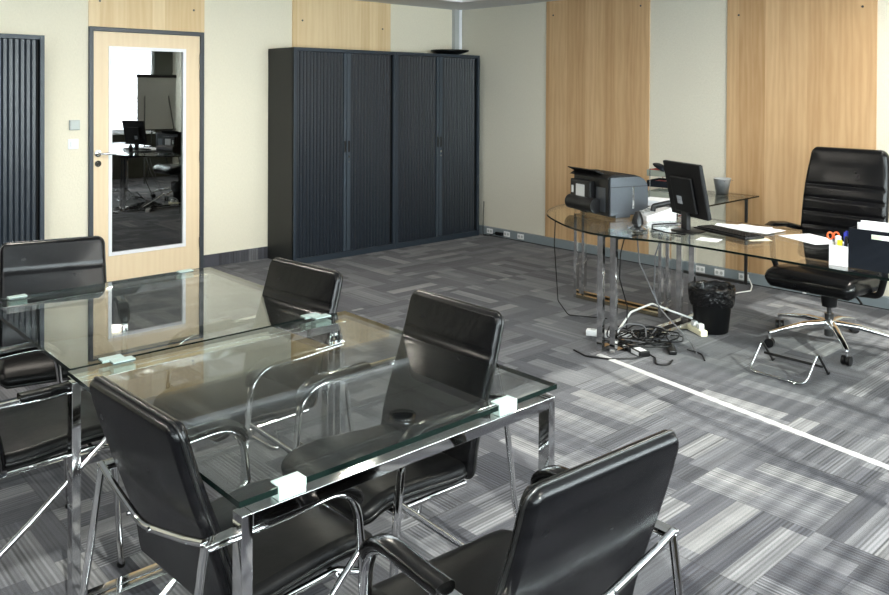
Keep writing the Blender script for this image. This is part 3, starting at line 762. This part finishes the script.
# local: +x = screen normal, y across
R_ = Matrix.Rotation(math.radians(-12), 3, 'Y')
def tilt(bm_): bmesh.ops.rotate(bm_, verts=bm_.verts, cent=(0, 0, 0.1), matrix=R_)
bm = bmesh.new(); box(bm, -0.012, 0.010, -0.205, 0.165, 0.092, 0.424, bevel=0.004); tilt(bm); from_bm('housing', bm, MT['black_m'], mo, auto=50, wn=True)
bm = bmesh.new(); box(bm, -0.032, -0.012, -0.12, 0.09, 0.12, 0.34, bevel=0.008); tilt(bm); from_bm('rear_bulge', bm, MT['black_m'], mo, auto=50, wn=True)
bm = bmesh.new(); box(bm, 0.0101, 0.0115, -0.193, 0.155, 0.107, 0.410); tilt(bm); from_bm('screen', bm, MT['black'], mo)
bm = bmesh.new(); box(bm, -0.006, 0.012, -0.2075, -0.2052, 0.097, 0.419); tilt(bm); from_bm('side_edge', bm, MT['black_m'], mo)
bm = bmesh.new()
for yy in (-0.0125, 0.0125):
    for zz in (0.185, 0.21): box(bm, -0.0335, -0.0321, yy-0.0115+0.02, yy+0.0115+0.02, zz-0.0115, zz+0.0115)
tilt(bm); from_bm('logo', bm, MT['logo'], mo)
bm = bmesh.new(); box(bm, -0.035, -0.005, -0.03, 0.03, 0.01, 0.14, bevel=0.005); from_bm('neck', bm, MT['black'], mo, auto=50, wn=True)
lathe_obj('base', [(0.001, 0.0), (0.10, 0.0), (0.105, 0.005), (0.09, 0.010), (0.001, 0.014)], MT['black'], mo, n=36)

# keyboard
kb = empty('keyboard', 'black keyboard lying in front of the monitor', 'keyboard', (-1.99, -4.40, 0.7505), math.atan2(-0.415, 0.91)+0.12)
bx('base', (-0.075, 0.075, -0.21, 0.21, 0.004, 0.018), MT['black'], kb, 0.004)
bm = bmesh.new()
for i in range(5):
    for j in range(17):
        if i == 4 and 4 <= j <= 9 and j > 4: continue
        x_, y_ = -0.058+i*0.0245, -0.196+j*0.0232
        box(bm, x_, x_+0.018, y_, y_+(0.0185 if not (i == 4 and j == 4) else 0.134), 0.018, 0.025)
from_bm('keys', bm, MT['black_m'], kb)

# desk phone / white machine beside the monitor
ph = empty('desk_phone', 'white desk phone with dark handset between printer and monitor', 'phone', (-1.80, -3.78, 0.7505), math.radians(-35))
bm = bmesh.new(); rounded_profile(bm, [(-0.10, 0.0), (0.10, 0.0), (0.10, 0.075), (0.06, 0.082), (-0.10, 0.03)], -0.11, 0.11); from_bm('body', bm, MT['white'], ph, auto=30)
bm = bmesh.new(); tube(bm, fillet([(-0.05, -0.085, 0.062), (-0.045, -0.085, 0.094), (0.08, -0.085, 0.118), (0.09, -0.085, 0.088)], 0.01), 0.018, n=10, ry=0.012, up=(0, 1, 0)); from_bm('handset', bm, MT['black'], ph, auto=40)
bx('display', (0.055, 0.094, -0.03, 0.08, 0.0765, 0.0835), MT['black'], ph)
bm = bmesh.new()
for i in range(4):
    for j in range(3):
        x_ = -0.085+i*0.026; z_ = 0.03+(x_+0.10)*0.325; box(bm, x_, x_+0.016, -0.02+j*0.03, 0.0+j*0.03, z_+0.004, z_+0.012)
from_bm('keys', bm, MT['grey_pl'], ph)
rtc = empty('paper_box', 'white carton with dark stripe behind the desk phone', 'box', (-1.50, -3.60, 0.7505), math.radians(12))
bx('carton', (-0.10, 0.10, -0.09, 0.09, 0, 0.085), MT['paper'], rtc, 0.003); bx('stripe', (-0.101, 0.101, -0.091, 0.091, 0.028, 0.048), MT['navy'], rtc)
sh = empty('stand_speaker', 'small black rounded speaker on the desk beside the printer foot', 'speaker', (-2.25, -3.95, 0.7505))
lathe_obj('foot', [(0.001, 0), (0.055, 0), (0.058, 0.006), (0.03, 0.018), (0.022, 0.03)], MT['chrome'], sh, n=28)
lathe_obj('housing', [(0.022, 0.025), (0.036, 0.035), (0.034, 0.06), (0.024, 0.09), (0.016, 0.108), (0.001, 0.112)], MT['black'], sh, n=28)

# stacked trays with files on the side table
CXT, CYT = -0.80, -3.25
tr = empty('letter_tray', 'stack of grey letter trays by the wall, behind the monitor', 'tray', (CXT, CYT, 0.7505), math.radians(8))
for k in range(3):
    bm = bmesh.new(); z_ = 0.005+k*0.085
    box(bm, -0.115, 0.115, -0.13, 0.13, z_, z_+0.004); box(bm, -0.115, -0.111, -0.13, 0.13, z_, z_+0.05); box(bm, 0.111, 0.115, -0.13, 0.13, z_, z_+0.05); box(bm, -0.111, 0.111, 0.126, 0.13, z_, z_+0.05)
    from_bm('tray_shelf', bm, MT['greyg'] if k != 1 else MT['navy'], tr)
for (x_, y_) in ((-0.117, -0.10), (0.117, -0.10), (-0.117, 0.10), (0.117, 0.10)): tube_obj('post', [(x_, y_, 0), (x_, y_, 0.235)], 0.004, MT['alu'], tr, n=8)
fc = [('folder', MT['red'], 0.022, 0.100, 0.02, 'red folder in the top of the letter trays', 0.2035), ('folder', MT['green'], 0.026, 0.1, -0.05, 'dark green folder lying under the red folder in the letter trays', 0.1765),
      ('folder', MT['red'], 0.030, 0.1, 0.1, 'red folder in the middle letter tray', 0.0955), ('folder', MT['paper'], 0.022, 0.1, 0.0, 'white paper pile in the lowest letter tray', 0.0105)]
sheets = []
for nm, m_, th, hw_, rz, lb, z_ in fc:
    bm = bmesh.new(); box(bm, -0.10, 0.10, -0.125, 0.12, 0, th*0.25, mat=0); box(bm, -0.096, 0.098, -0.122, 0.115, th*0.25, th*0.75, mat=1); box(bm, -0.10, 0.10, -0.125, 0.12, th*0.75, th, mat=0)
    o = from_bm(nm if m_ != MT['paper'] else 'paper_pile', bm, [m_, MT['paper']]); o.location = (CXT, CYT, 0.7505+z_); o.rotation_euler = (0, 0, math.radians(8)+rz*0.3)
    tag(o, lb, 'folder' if m_ != MT['paper'] else 'papers')
def cable(name, pts, r, mat, label, cat='cable', fr=0.04, group=None):
    o = tube_obj(name, fillet(pts, fr, 6), r, mat, None, n=8); return tag(o, label, cat, group)
cap_ = bmesh.new()
tube(cap_, fillet([(0.13, 0, 0), (0.04, 0.03, 0.02), (-0.06, 0.02, 0.012), (-0.13, -0.03, -0.012)], 0.05), 0.035, n=14, ry=0.011)
o = from_bm('pouch', cap_, MT['navy'], smooth=True); o.location = (CXT-0.03, CYT+0.05, 0.7505+0.242); o.rotation_euler = (0, 0, 0.6)
tag(o, 'dark blue-black pouch lying on top of the letter trays', 'pouch')

# metal bucket on the side table
bk = empty('tin_bucket', 'silvery tin bucket standing on the glass side table by the wall', 'bucket', (-0.27, -3.42, 0.7505))
bm = bmesh.new(); lathe(bm, [(0.001, 0.004), (0.046, 0.004), (0.048, 0.0), (0.068, 0.126), (0.073, 0.130), (0.070, 0.134), (0.066, 0.130), (0.0465, 0.010), (0.001, 0.008)], 36)
from_bm('wall', bm, MT['bucket'], bk, smooth=True)
tube_obj('handle', [(0.069*math.cos(a), 0.069*math.sin(a)*0.3-0.06, 0.115-0.045*math.sin(a)*0+0.004*math.sin(a)) for a in [PI*k/10 for k in range(11)]], 0.002, MT['steel_dark'], bk, n=6)

# papers on the desk
def paper(x, y, rz, label, w_=0.21, l_=0.297, z=0.7505, mat='paper', th=0.0012, name='paper_sheet'):
    bm = bmesh.new(); n = 6; top = []
    box(bm, -w_/2, w_/2, -l_/2, l_/2, 0, th)
    o = from_bm(name, bm, MT[mat]); o.location = (x, y, z); o.rotation_euler = (0, 0, rz); return tag(o, label, 'paper')
paper(-1.745, -4.36, 0.35, 'white paper pile on the desk right of the keyboard', 0.23, 0.33, th=0.006, name='paper_pile')
paper(-1.73, -4.43, -0.1, 'loose white sheet lying askew on the paper pile beside the keyboard', z=0.757)
paper(-2.02, -4.60, 0.9, 'small cream note on the desk in front of the paper pile', 0.09, 0.13, mat='paper_y')
paper(-1.77, -4.80, -0.45, 'white sheet on the desk in front of the office chair', 0.22, 0.30)
paper(-2.24, -4.42, 0.2, 'white note on the desk edge, beside the keyboard end', 0.10, 0.12)

# pen holder and document box near the desk edge
ph_ = empty('pen_box', 'white open desk box holding pens and scissors', 'pen holder', (-2.355, -5.197, 0.7505))
bm = bmesh.new(); W2, D2, H2, T2 = 0.044, 0.045, 0.098, 0.003
box(bm, -W2, W2, -D2, D2, 0, T2); box(bm, -W2, -W2+T2, -D2, D2, T2, H2); box(bm, W2-T2, W2, -D2, D2, T2, H2); box(bm, -W2+T2, W2-T2, -D2, -D2+T2, T2, H2); box(bm, -W2+T2, W2-T2, D2-T2, D2, T2, H2)
from_bm('box', bm, MT['white'], ph_)
def stick(name, mat, capmat, x, y, lean, r, L, label, cat):
    t = empty(name, label, cat, (-2.355+x, -5.197+y, 0.7555)); t.rotation_euler = lean
    lathe_obj('barrel', [(r*0.3, 0), (r, 0.01), (r, L*0.8)], mat, t, n=12); lathe_obj('cap', [(r*1.1, L*0.78), (r*1.1, L*0.97), (r*0.7, L)], capmat, t, n=12)
stick('glue_stick', MT['white'], MT['white'], -0.005, 0.018, (0.02, -0.04, 0), 0.0135, 0.135, 'white capped glue stick in the pen box', 'glue stick')
stick('highlighter', MT['yellow'], MT['yellow'], -0.024, 0.008, (0.05, 0.02, 0), 0.0110, 0.118, 'yellow highlighter at the front of the pen box', 'highlighter')
stick('pen', MT['black'], MT['blue'], 0.008, -0.010, (0.03, 0.05, 0), 0.0065, 0.160, 'blue capped pen standing tallest in the pen box', 'pen')
stick('pen', MT['blue'], MT['blue'], 0.026, -0.006, (-0.03, 0.03, 0), 0.0065, 0.150, 'blue pen behind the others in the pen box', 'pen')
stick('pen', MT['khaki'], MT['khaki'], 0.0, -0.032, (0.06, 0.0, 0), 0.0075, 0.158, 'olive brown pen at the pen box edge beside the black box', 'pen')
stick('pen', MT['black'], MT['black'], -0.028, -0.022, (0.04, 0.03, 0), 0.0065, 0.140, 'black pen at the front of the pen box', 'pen')
sc_ = empty('scissors', 'orange-handled scissors standing in the pen box', 'scissors', (-2.350, -5.163, 0.7555)); sc_.rotation_euler = (-0.08, 0, 0.35)
bx('blades', (-0.001, 0.001, -0.007, 0.007, 0.0, 0.112), MT['alu'], sc_)
for s in (-1, 1):
    bm = bmesh.new(); tube(bm, [(0, s*0.014+0.012*math.cos(a), 0.130+0.017*math.sin(a)) for a in [2*PI*k/16 for k in range(18)]], 0.0042, n=8, cap=False)
    from_bm('grip', bm, MT['orange'], sc_, smooth=True)
db = empty('document_box', 'black open document box full of papers at the right frame edge', 'box', (-2.345, -5.392, 0.7505), math.radians(0.5))
bm = bmesh.new(); W3, D3, H3, T3 = 0.055, 0.148, 0.190, 0.004
box(bm, -W3, W3, -D3, D3, 0, T3); box(bm, -W3, -W3+T3, -D3, D3, T3, H3); box(bm, W3-T3, W3, -D3, D3, T3, H3+0.02); box(bm, -W3+T3, W3-T3, -D3, -D3+T3, T3, H3+0.01); box(bm, -W3+T3, W3-T3, D3-T3, D3, T3, H3)
from_bm('box', bm, MT['navy'], db)
bm = bmesh.new(); box(bm, -W3-0.0016, -W3-0.0004, -0.09, 0.045, 0.150, 0.172, bevel=0.0004); l_ = from_bm('label_strip', bm, MT['paper'], db)
bx('label_tint', (-W3-0.0024, -W3-0.0018, 0.0, 0.043, 0.1515, 0.1705), MT['lime'], l_)
for k, (h_, x_, a_) in enumerate(((0.215, -0.035, 0.02), (0.212, -0.020, -0.03), (0.222, -0.004, 0.02), (0.210, 0.012, -0.02), (0.217, 0.028, 0.03))):
    bm = bmesh.new(); box(bm, -0.004, 0.004, -0.105, 0.105+0.02*math.sin(k*2.1), 0, h_, bevel=0.001)
    o = from_bm('paper_bundle', bm, MT['paper']); o.location = (-2.345+x_, -5.392, 0.7555); o.rotation_euler = (0, 0, a_)
    tag(o, ['white paper bundle nearest the camera in the black document box', 'shorter white paper bundle, second from the front in the document box', 'tallest white paper bundle, in the middle of the document box', 'short white paper bundle just behind the tallest in the document box', 'white paper bundle at the back of the black document box'][k], 'papers', 'paper bundles in the document box')

# ------------------------------------------------------------ office chair
oc = empty('office_chair', 'high-backed black leather swivel chair on a five-star chrome base', 'office chair', (-1.22, -4.675, 0), math.radians(177))
# local +x = forward (towards the desk)
bp = [(-0.13, 0.50), (-0.165, 0.60), (-0.180, 0.72), (-0.195, 0.86), (-0.225, 1.02), (-0.25, 1.13), (-0.262, 1.23)]
seams = [0.30, 0.42, 0.54, 0.655]
def ribs(s, y): return -0.010*sum(math.exp(-((s-k)/0.013)**2) for k in seams)
def hwb(s): return 0.280-0.020*s-0.022*max(0, (s-0.6)/0.4)**2
o, rim = slab_obj('backrest', MT['leather'], oc, bp, hwb, 0.075, 0.045, re=0.030, ns=90, tmap=ribs)
sp = [(-0.20, 0.435), (-0.05, 0.425), (0.10, 0.430), (0.20, 0.437), (0.26, 0.425), (0.305, 0.385)]
o, rim = slab_obj('seat', MT['leather'], oc, sp, lambda s: 0.285, 0.105, 0.07, re=0.045)
for s in (-1, 1):
    y = s*0.350
    bm = bmesh.new(); tube(bm, fillet([(-0.20, s*0.30, 0.68), (-0.10, y, 0.71), (0.06, y, 0.725), (0.20, y, 0.69)], 0.05), 0.030, n=14, ry=0.019); from_bm('armrest', bm, MT['pad'], oc, auto=50)
    bm = bmesh.new(); tube(bm, fillet([(0.07, y, 0.68), (0.045, y, 0.50), (0.02, s*0.31, 0.37), (0.0, s*0.10, 0.355)], 0.06), 0.020, n=12, ry=0.012); from_bm('arm_support', bm, MT['black'], oc, auto=50)
bx('tilt_mechanism', (-0.10, 0.12, -0.08, 0.08, 0.335, 0.378), MT['black'], oc, 0.012)
tube_obj('lever', fillet([(0.05, 0.07, 0.355), (0.07, 0.20, 0.35), (0.10, 0.24, 0.325)], 0.03), 0.008, MT['black'], oc, n=10, ry=0.005)
tube_obj('lever', fillet([(0.02, -0.07, 0.355), (0.03, -0.26, 0.345)], 0.03), 0.006, MT['black'], oc, n=10)
lathe_obj('column_cover', [(0.05, 0.34), (0.05, 0.30), (0.043, 0.245), (0.02, 0.24)], MT['black'], oc, n=24)
lathe_obj('gas_lift', [(0.014, 0.25), (0.014, 0.20), (0.027, 0.20), (0.027, 0.06)], MT['steel_dark'], oc, n=20)
bm = bmesh.new(); lathe(bm, [(0.030, 0.165), (0.042, 0.160), (0.045, 0.115), (0.03, 0.10)], 24, cap=True)
hub = from_bm('base_hub', bm, MT['alu'], oc, auto=40)
for k in range(5):
    a = math.radians(-33+72*k); d = Vector((math.cos(a), math.sin(a), 0))
    bm = bmesh.new()
    pts = [d*0.03+Vector((0, 0, 0.140)), d*0.17+Vector((0, 0, 0.135)), d*0.32+Vector((0, 0, 0.108)), d*0.40+Vector((0, 0, 0.088))]
    P = pts; rings = []
    side = Vector((-d.y, d.x, 0))
    for i, p_ in enumerate(P):
        w1, h1 = [0.026, 0.021, 0.016, 0.014][i], [0.020, 0.016, 0.011, 0.009][i]
        rings.append([bm.verts.new(p_+side*w1*math.copysign(abs(math.cos(q))**0.6, math.cos(q))+Vector((0, 0, h1*math.copysign(abs(math.sin(q))**0.6, math.sin(q))))) for q in [2*PI*j/16 for j in range(16)]])
    for a_, b_ in zip(rings, rings[1:]):
        for j in range(16): bm.faces.new((a_[j], a_[(j+1) % 16], b_[(j+1) % 16], b_[j]))
    bm.faces.new(rings[0]); bm.faces.new(rings[-1])
    arm = from_bm('base_arm', bm, MT['alu'], oc, auto=50)
    c_ = d*0.395
    tube_obj('caster_stem', [c_+Vector((0, 0, 0.045)), c_+Vector((0, 0, 0.085))], 0.010, MT['alu'], arm, n=10)
    q = Vector((math.cos(a+0.9), math.sin(a+0.9), 0)); bm = bmesh.new()
    for s in (-1, 1): tube(bm, [c_+q*(s*0.006)+Vector((0, 0, 0.029)), c_+q*(s*0.012)+Vector((0, 0, 0.029)), c_+q*(s*0.024)+Vector((0, 0, 0.029))], 0.0285, n=20)
    from_bm('caster', bm, MT['black'], arm, auto=40)

# footrest in front of the chair
fr = empty('footrest', 'chrome wire footrest with black tread standing on the carpet', 'footrest', (-1.945, -4.745, 0))
r0 = 0.007
# looped tube: front floor run, up both sides to the hinge, back legs
path = fillet([(0.01, 0.165, 0.135), (-0.13, 0.165, 0.010), (-0.135, -0.155, 0.010), (0.01, -0.155, 0.135)], [0.05, 0.05], 8)
tube_obj('wire_frame', path, r0, MT['chrome'], fr, n=10)
for y in (0.165, -0.155):
    o = tube_obj('rear_leg', fillet([(0.01, y, 0.135), (0.03, y, 0.142), (0.16, y, 0.010)], 0.02), r0, MT['steel_dark'], fr, n=10)
    tube_obj('rubber_foot', [(0.158, y, 0.009), (0.175, y, 0.009)], 0.009, MT['black'], o, n=10)
bm = bmesh.new(); v_ = box(bm, 0.035, 0.115, -0.150, 0.160, 0.060, 0.074, bevel=0.004)
bmesh.ops.rotate(bm, verts=bm.verts, cent=(0.07, 0, 0.067), matrix=Matrix.Rotation(math.radians(20), 3, 'Y')); from_bm('tread', bm, MT['black_m'], fr, auto=40)

# waste bin
wb = empty('waste_bin', 'black waste bin lined with a crumpled black bag beside the desk legs', 'waste bin', (-1.50, -4.025, 0))
lathe_obj('bin', [(0.001, 0.002), (0.103, 0.002), (0.106, 0.006), (0.137, 0.285), (0.141, 0.288), (0.138, 0.292), (0.133, 0.285), (0.102, 0.012), (0.001, 0.010)], MT['black_m'], wb, n=48, cap=False)
bm = bmesh.new(); n = 96; rings = []
random.seed(3); ph1 = [random.uniform(0, 6.28) for _ in range(8)]
for i, (r, z) in enumerate([(0.112, 0.12), (0.126, 0.225), (0.131, 0.270), (0.139, 0.302), (0.146, 0.304), (0.148, 0.285), (0.147, 0.255), (0.1445, 0.225), (0.141, 0.200), (0.139, 0.188)]):
    ring = []
    for k in range(n):
        a = 2*PI*k/n; wob = sum(math.sin((5+3*j)*a+ph1[j]+i*0.8)*0.0016 for j in range(5))
        zz = z+0.006*math.sin(3*a+1.2+i*0.2)*(1 if i > 5 else 0.6)+0.004*math.sin(11*a+i)
        rr = r+(abs(wob) if i > 3 else -abs(wob))+ (0.0005)
        ring.append(bm.verts.new((rr*math.cos(a), rr*math.sin(a), zz)))
    rings.append(ring)
for a, b in zip(rings, rings[1:]):
    for k in range(n): bm.faces.new((a[k], a[(k+1) % n], b[(k+1) % n], b[k]))
from_bm('bin_bag', bm, MT['bag'], wb, smooth=True)

# ------------------------------------------------------------ floor cabling
bm = bmesh.new()
P_ = [(-2.47, -3.83), (-2.60, -4.58), (-2.76, -5.56), (-3.10, -7.6)]
for (a, b) in zip(P_, P_[1:]):
    A, B = Vector((*a, 0)), Vector((*b, 0)); d = (B-A).normalized(); s = Vector((-d.y, d.x, 0))
    q = [(0.020, 0.0), (0.014, 0.006), (-0.014, 0.006), (-0.020, 0.0)]
    r1 = [bm.verts.new(A+s*x+Vector((0, 0, z+0.0005))) for x, z in q]; r2_ = [bm.verts.new(B+s*x+Vector((0, 0, z+0.0005))) for x, z in q]
    for i in range(4): bm.faces.new((r1[i], r1[(i+1) % 4], r2_[(i+1) % 4], r2_[i]))
    bm.faces.new(r1); bm.faces.new(r2_)
o = from_bm('floor_cable_cover', bm, MT['duct']); tag(o, 'long flat white cable cover running across the carpet from the desk', 'cable cover')

ps = empty('power_strip', 'white power strip on the carpet between the left desk legs', 'power strip', (-2.13, -3.66, 0), math.radians(-62))
bx('body', (-0.15, 0.15, -0.025, 0.025, 0.001, 0.040), MT['white'], ps, 0.006)
for k in range(4): tube_obj('outlet', [(-0.105+k*0.07, 0, 0.0402), (-0.105+k*0.07, 0, 0.0415)], 0.019, MT['grey_pl'], ps, n=16)
ps2 = empty('power_strip', 'pale power strip standing by the right desk legs', 'power strip', (-1.62, -3.99, 0), math.radians(60))
bx('body', (-0.09, 0.09, -0.024, 0.024, 0.001, 0.040), MT['paper_y'], ps2, 0.006)
for k in range(2): bx('plug', (-0.06+k*0.07, -0.02+k*0.07, -0.018, 0.018, 0.0402, 0.075), MT['white'], ps2, 0.006)
ad = empty('power_adapter', 'black power brick with white label on the carpet', 'power adapter', (-2.28, -3.985, 0), math.radians(-20))
bx('body', (-0.035, 0.035, -0.065, 0.065, 0.001, 0.036), MT['black'], ad, 0.006); bx('label', (-0.0358, -0.0352, -0.045, 0.03, 0.008, 0.030), MT['white'], ad); bx('label_top', (-0.025, 0.02, -0.05, 0.02, 0.0362, 0.0368), MT['white'], ad)
ad = empty('power_adapter', 'slim black power brick at the right end of the cable tangle', 'power adapter', (-2.08, -4.08, 0), math.radians(-50))
bx('body', (-0.025, 0.025, -0.085, 0.085, 0.001, 0.030), MT['black'], ad, 0.008)
BK, WH, GR = MT['black_m'], MT['cable_w'], MT['cable_g']
def wig(a, b, amp, n=5, seed=1, z=0.006):
    rr = random.Random(seed); A, B = Vector((*a, 0)), Vector((*b, 0)); d = B-A; s = Vector((-d.y, d.x, 0)).normalized()
    return [A]+[A+d*(k/n)+s*rr.uniform(-amp, amp)+Vector((0, 0, 0)) for k in range(1, n)]+[B], z
def floor_cable(a, b, amp, r, mat, label, seed, n=6, lift=0.0):
    pts, z = wig(a, b, amp, n, seed); rr = random.Random(seed+9)
    pts = [Vector((p_.x, p_.y, r+0.001+(lift*rr.random()))) for p_ in pts]
    return cable('cable', pts, r, mat, label, fr=0.05)
cable('cable', [(-2.52, -3.68, 0.006), (-2.56, -3.80, 0.006), (-2.50, -3.93, 0.006), (-2.38, -4.02, 0.006), (-2.33, -4.04, 0.012)], 0.0055, BK, 'black cable looping around the front desk leg to the power brick')
cable('cable', [(-2.25, -3.95, 0.03), (-2.28, -4.10, 0.007), (-2.38, -4.17, 0.006), (-2.32, -4.22, 0.006), (-2.24, -4.19, 0.006)], 0.005, BK, 'black cable curling forward from the labelled power brick')
cable('cable', [(-2.03, -4.16, 0.018), (-2.00, -4.24, 0.006), (-2.10, -4.32, 0.006)], 0.004, BK, 'short black cable leaving the slim power brick')
cable('cable', [(-2.12, -4.00, 0.02), (-2.16, -3.92, 0.05), (-2.05, -3.97, 0.08), (-1.95, -3.93, 0.05), (-1.98, -3.85, 0.006), (-2.1, -3.82, 0.006)], 0.005, BK, 'black cable looped up over the tangle beneath the desk')
cable('cable', [(-2.22, -3.72, 0.045), (-2.10, -3.78, 0.11), (-2.02, -3.86, 0.10), (-2.12, -3.93, 0.03), (-2.22, -3.87, 0.006)], 0.0045, GR, 'grey cable coiled between the desk legs')
cable('cable', [(-2.18, -3.74, 0.045), (-1.98, -3.72, 0.15), (-1.86, -3.80, 0.20), (-1.80, -3.92, 0.16), (-1.62, -3.95, 0.09)], 0.0065, WH, 'thick white cable arching from power strip to the right desk legs')
cable('cable', [(-2.0, -3.98, 0.735), (-1.98, -3.90, 0.55), (-1.90, -3.84, 0.30), (-1.86, -3.84, 0.20)], 0.0045, GR, 'grey cable hanging from the desk edge near the monitor')
cable('cable', [(-2.10, -3.84, 0.735), (-2.04, -3.82, 0.50), (-1.86, -3.86, 0.18), (-1.92, -4.12, 0.03), (-2.02, -4.22, 0.006)], 0.0045, GR, 'long pale grey cable hanging from the desk to the carpet', )
cable('cable', [(-2.08, -3.76, 0.735), (-2.10, -3.72, 0.55), (-2.14, -3.74, 0.40), (-2.05, -3.74, 0.20), (-2.03, -3.72, 0.04)], 0.004, BK, 'thin black cable hanging down behind the front desk legs')
cable('cable', [(-1.98, -3.08, 0.735), (-1.98, -3.07, 0.50), (-1.96, -3.09, 0.10), (-1.93, -3.16, 0.006), (-1.80, -3.4, 0.006)], 0.0035, BK, 'thin dark cable hanging from the rounded desk end')
cable('cable', [(-1.88, -4.02, 0.757), (-1.96, -3.97, 0.757), (-2.06, -3.93, 0.757), (-2.2, -4.02, 0.757), (-2.25, -4.15, 0.757), (-2.22, -4.26, 0.757)], 0.005, BK, 'black cable lying on the desk at the monitor foot')
cable('cable', [(-1.66, -3.88, 0.757), (-1.77, -3.99, 0.757), (-1.96, -4.03, 0.757), (-2.02, -4.0, 0.757)], 0.004, GR, 'grey cable on the desk glass from the phone towards the monitor')
cable('cable', [(-0.06, -3.55, 0.052), (-0.14, -3.62, 0.012), (-0.28, -3.68, 0.006), (-0.5, -3.62, 0.006), (-0.85, -3.80, 0.006), (-1.30, -3.86, 0.006), (-1.60, -3.93, 0.04)], 0.005, WH, 'white cable on the carpet running from wall socket to the desk')

# flipchart by the window wall (seen mirrored in the door glass)
fcx = empty('flipchart', 'grey flipchart on a tripod by the window wall', 'flipchart', (-0.60, -7.0, 0), math.radians(0))
bx('board', (-0.34, 0.34, -0.012, 0.012, 0.90, 1.80), MT['flip'], fcx, 0.004)
bx('paper_clamp', (-0.35, 0.35, -0.022, 0.022, 1.795, 1.85), MT['black'], fcx, 0.006)
bx('pen_tray', (-0.33, 0.33, 0.013, 0.06, 0.885, 0.905), MT['black'], fcx, 0.003)
for x_, y_, x1_ in ((-0.34, 0.30, -0.20), (0.34, 0.30, 0.20), (0.0, -0.40, 0.0)):
    tube_obj('leg', [(x_, y_, 0.0), (x1_, -0.022 if y_ > 0 else -0.022, 1.60)], 0.012, MT['steel_dark'], fcx, n=10)

# the dense tangle of cords under the desk
TG = [('black', BK, 0.0045), ('grey', GR, 0.004), ('black', BK, 0.0035), ('black', BK, 0.0045)]
LB = ['black cord tangled in the middle of the heap under the desk', 'grey cord winding low through the heap under the desk', 'thin black cord at the back of the heap under the desk', 'black cord winding through the right of the heap under the desk',
      'black cord in a wide loop left in the heap under the desk', 'grey cord curling near the right desk legs', 'thin black cord crossing the front of the heap', 'black cord curling beside the labelled power brick']
rr = random.Random(21)
for k in range(8):
    nm, m_, r_ = TG[k % 4]; cx_, cy_ = -2.10+0.05*(k % 3), -3.80-0.045*(k % 4); pts = []; a0 = rr.uniform(0, 6.28)
    for j in range(13):
        a = a0+j*0.85; R0 = 0.07+0.09*rr.random()
        pts.append((cx_+R0*1.3*math.cos(a)+0.10*(j/12-0.5), cy_+R0*math.sin(a)-0.12*(j/12-0.5), r_+0.002+0.012*k*0.5+0.035*rr.random()*(1 if 0 < j < 12 else 0)))
    cable('cable', pts, r_, m_, LB[k], fr=0.06, group='cords heaped under the desk')
